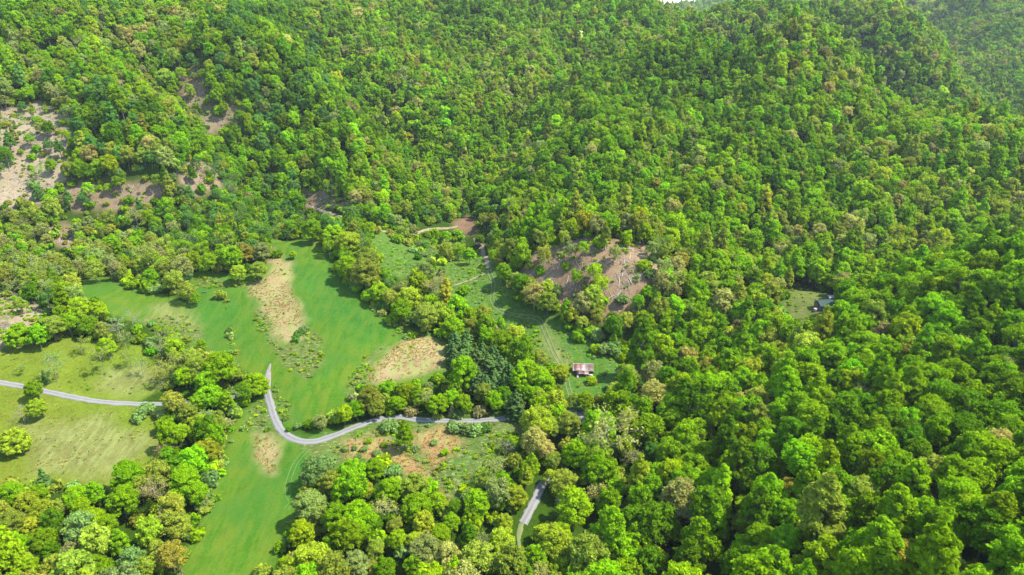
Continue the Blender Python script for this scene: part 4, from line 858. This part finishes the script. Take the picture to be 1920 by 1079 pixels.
for i in range(6): part('porch_post', box_mesh('porch_post', (.16, .16, 2.4), WHITE, (0, 0, 1.3)), cab, (-LC * .46 + i * LC * .184, -3.0, 0))
for x_ in (-LC * .3, LC * .12): 
    wf = part('window', box_mesh('window_frame', (1.2, .08, 1.2), WHITE, (0, 0, 0)), cab, (x_, -1.23, 1.5)); part('pane', box_mesh('pane', (1.0, .04, 1.0), GLASS, (0, -.05, 0)), wf)
dr = part('door', box_mesh('door', (1.0, .08, 2.0), WHITE, (0, 0, 0)), cab, (-LC * .08, -1.23, 1.2)); part('handle', box_mesh('handle', (.06, .08, .12), DARKWOOD, (.38, -.07, 0)), dr)
part('railing', box_mesh('railing', (LC * .4, .06, .08), WHITE, (-LC * .25, -3.0, 1.0)), cab); part('chimney', box_mesh('chimney', (.7, .7, 1.6), simple_mat('chimney_stone', (.25, .24, .22), (.36, .34, .31), 3), (LC * .33, 1.0, 4.2)), cab)
def small_shed(u, v, w_, label, roofm, wallm, tall=2.3):
    p = site(u, v); sh = thing('shed', label, 'shed', (float(p[0]), float(p[1]), float(p[2])), crz)
    part('wall', box_mesh('wall', (w_, w_ * .75, tall), wallm, (0, 0, tall / 2)), sh); part('roof', box_mesh('roof', (w_ + .4, w_ * .95, .1), roofm, (0, 0, tall + .22), Matrix.Rotation(R(8), 3, 'X')), sh); part('door', box_mesh('door', (.9, .06, 1.8), DARKWOOD, (0, -w_ * .375 - .035, .95)), sh)
small_shed(1557, 566, 2.6, 'small brown shed with pale flat roof just behind the cabin', TIN_DULL, LOGW)
small_shed(1579, 573, 2.6, 'tiny shed with white roof between treetops right of the cabin', WHITE, OLDWOOD)
p = site(1529, 585)
tr_ = thing('stock_trailer', 'small pale boxy trailer parked at the left end of the cabin', 'trailer', (float(p[0]), float(p[1]), float(p[2])), crz + .5)
part('body', box_mesh('body', (2.2, 1.4, 1.2), TIN_DULL, (0, 0, 1.05)), tr_); part('tongue', box_mesh('tongue', (1.0, .12, .12), DARKWOOD, (1.6, 0, .6)), tr_)
for sx in (-1, 1):
    bm = bmesh.new(); bmesh.ops.create_cone(bm, cap_ends=True, segments=14, radius1=.36, radius2=.36, depth=.22, matrix=Matrix.Rotation(R(90), 4, 'X')); wm = bpy.data.meshes.new('wheel'); bm.to_mesh(wm); bm.free(); wm.materials.append(DARKWOOD); part('wheel', wm, tr_, (-.2, sx * .8, .36))

# ------------------------------------------------------------------ felled logs, a post, stones
LOGM = simple_mat('felled_log', (.26, .21, .15), (.40, .34, .26), 1.5, .9, (1, 1, .2))
logs = []
for i in range(4):
    v_l, f_l = tube([(0, 0, 0), (.12 * (i - 1), .05, 3.5), (.1, .1 * i, 7)], [.30, .24, .13], 7); v2, f2 = tube([(.05, .03, 4.4), (.9 - .5 * i, .5, 5.6)], [.10, .03], 4); v3, f3 = tube([(.05, .03, 5.3), (-.7 + .3 * i, -.3, 6.5)], [.08, .02], 4)
    V_, F_ = merge([(v_l, f_l), (v2, f2), (v3, f3)]); logs.append(mesh_of('fallen_log', V_, F_, LOGM))
LOGPOS = [('in the logged clearing right of the track', [(1045,505,1),(1050,490,2),(1075,520,.3),(1062,535,1.2),(1120,470,2.2),(1150,485,1.1),(1170,470,.4),(1160,540,1.4),(1166,520,1.2),(1172,502,1.5),(1180,488,1.3),(1195,480,.2),(1140,562,.3),(1060,480,.8),(1100,465,2.8),(1185,535,2.0),(1205,500,.9),(1015,490,2.4),(1085,500,1.9),(1155,560,.7)]),
          ('beside the dirt track below the log yard', [(903,462,2.1),(898,468,.5),(912,455,1.2),(848,416,2.0)]),
          ('on the cut-over slope at the left edge', [(20,240,.2),(60,262,.4),(35,300,2.9),(85,305,.3),(20,335,.1),(60,345,2.6),(100,280,.9),(45,360,.2),(25,270,2.8),(95,330,.5)])]
TREND = ['pointing uphill', 'lying across the slope', 'lying along the slope']
for zone, rows in LOGPOS:
    arr = sorted(rows)
    for k, (u, v, a) in enumerate(arr):
        p = site(u, v); x_, y_ = float(p[0]), float(p[1]); ln = rngb.uniform(.7, 1.15); ex, ey = x_ + math.cos(a) * 7 * ln, y_ + math.sin(a) * 7 * ln
        z0, z1 = float(height(x_, y_)) + .32, float(height(ex, ey)) + .32; dv = Vector((ex - x_, ey - y_, z1 - z0))
        o = bpy.data.objects.new('fallen_log', logs[k % 4]); COL.objects.link(o); o.location = (x_, y_, z0); o.rotation_euler = dv.to_track_quat('Z', 'Y').to_euler(); o.scale = (.62, .62, ln * .85)
        place = ('leftmost' if k == 0 else 'rightmost' if k == len(arr) - 1 else f'{["", "second", "third", "fourth", "fifth", "sixth", "seventh", "eighth", "ninth", "tenth", "eleventh", "twelfth", "thirteenth", "fourteenth", "fifteenth", "sixteenth", "seventeenth", "eighteenth", "nineteenth", "twentieth"][k]} from left')
        o['label'] = f'pale felled log {zone}, {place}'; o['category'] = 'log'; o['group'] = f'felled logs {zone}'
p = site(648, 637); o = bpy.data.objects.new('fence_post', mesh_of('fence_post', *tube([(0, 0, -.3), (0, 0, .8), (0, 0, 1.5)], [.16, .15, .13], 7), OLDWOOD)); COL.objects.link(o); o.location = [float(q) for q in p]; o['label'] = 'lone grey post standing in the emerald meadow'; o['category'] = 'post'
p = site(383, 550); v_l, f_l = tube([(-1.1, 0, .35), (0, .06, .4), (1.1, 0, .34)], [.3, .36, .28], 8); o = bpy.data.objects.new('stump_log', mesh_of('stump_log', v_l, f_l, BARK)); COL.objects.link(o); o.location = [float(q) for q in p]; o['label'] = 'short dark brown log lying on the upper meadow grass'; o['category'] = 'log'

# brush left lying on the cut-over ground
rgd = np.random.default_rng(91); sticks = []; DV = []
for pg, m_ in [(LOGGED, 900), (LEFT_CUT, 800), (LEFT_BANK, 250)] + [(q, 110) for q in small_cuts]:
    lo, hi = pg.min(0), pg.max(0); q = rgd.uniform(lo, hi, (m_ * 2, 2)); q = q[sdist(q[:, 0], q[:, 1], pg) > -2]; heap = fbm(q[:, 0], q[:, 1], 9, 123, 2); q = q[heap > .45][:m_]
    for x, y in q:
        a = rgd.uniform(0, 6.283); ln = rgd.uniform(1.0, 4.5); r = rgd.uniform(.05, .15); ex, ey = x + math.cos(a) * ln, y + math.sin(a) * ln
        v, f = tube([(x, y, float(height(x, y)) + r), (ex, ey, float(height(ex, ey)) + r + rgd.uniform(0, .7))], [r, r * .5], 4); sticks.append((v, f))
V_, F_ = merge(sticks); dm = mesh_of('logging_debris', V_, F_, simple_mat('weathered_brush', (.14, .10, .07), (.34, .28, .22), .25, .95))
o = bpy.data.objects.new('logging_debris', dm); COL.objects.link(o); o['kind'] = 'stuff'; o['label'] = 'pale and brown branches littering the cut-over slopes'

# ------------------------------------------------------------------ air
if HAZE > 0:
    z0 = float(GZ.min()) - 1; z1 = max(float(GZ.max()) + 40, CAM_Z + 10)
    o = bpy.data.objects.new('haze', box_mesh('haze', (gx[-1] - gx[0] + 40, gy[-1] - gy[0] + 40, z1 - z0), GLASS, ((gx[0] + gx[-1]) / 2, (gy[0] + gy[-1]) / 2, (z0 + z1) / 2))); COL.objects.link(o); o['kind'] = 'stuff'; o['label'] = 'thin summer haze over the valley'
    m, N, L, out = new_mat('haze_air'); pv = node(N, 'ShaderNodeVolumePrincipled'); pv.inputs['Color'].default_value = (.86, .93, 1.0, 1); pv.inputs['Density'].default_value = HAZE; pv.inputs['Anisotropy'].default_value = .2
    L.new(pv.outputs[0], out.inputs['Volume']); o.data.materials.clear(); o.data.materials.append(m)
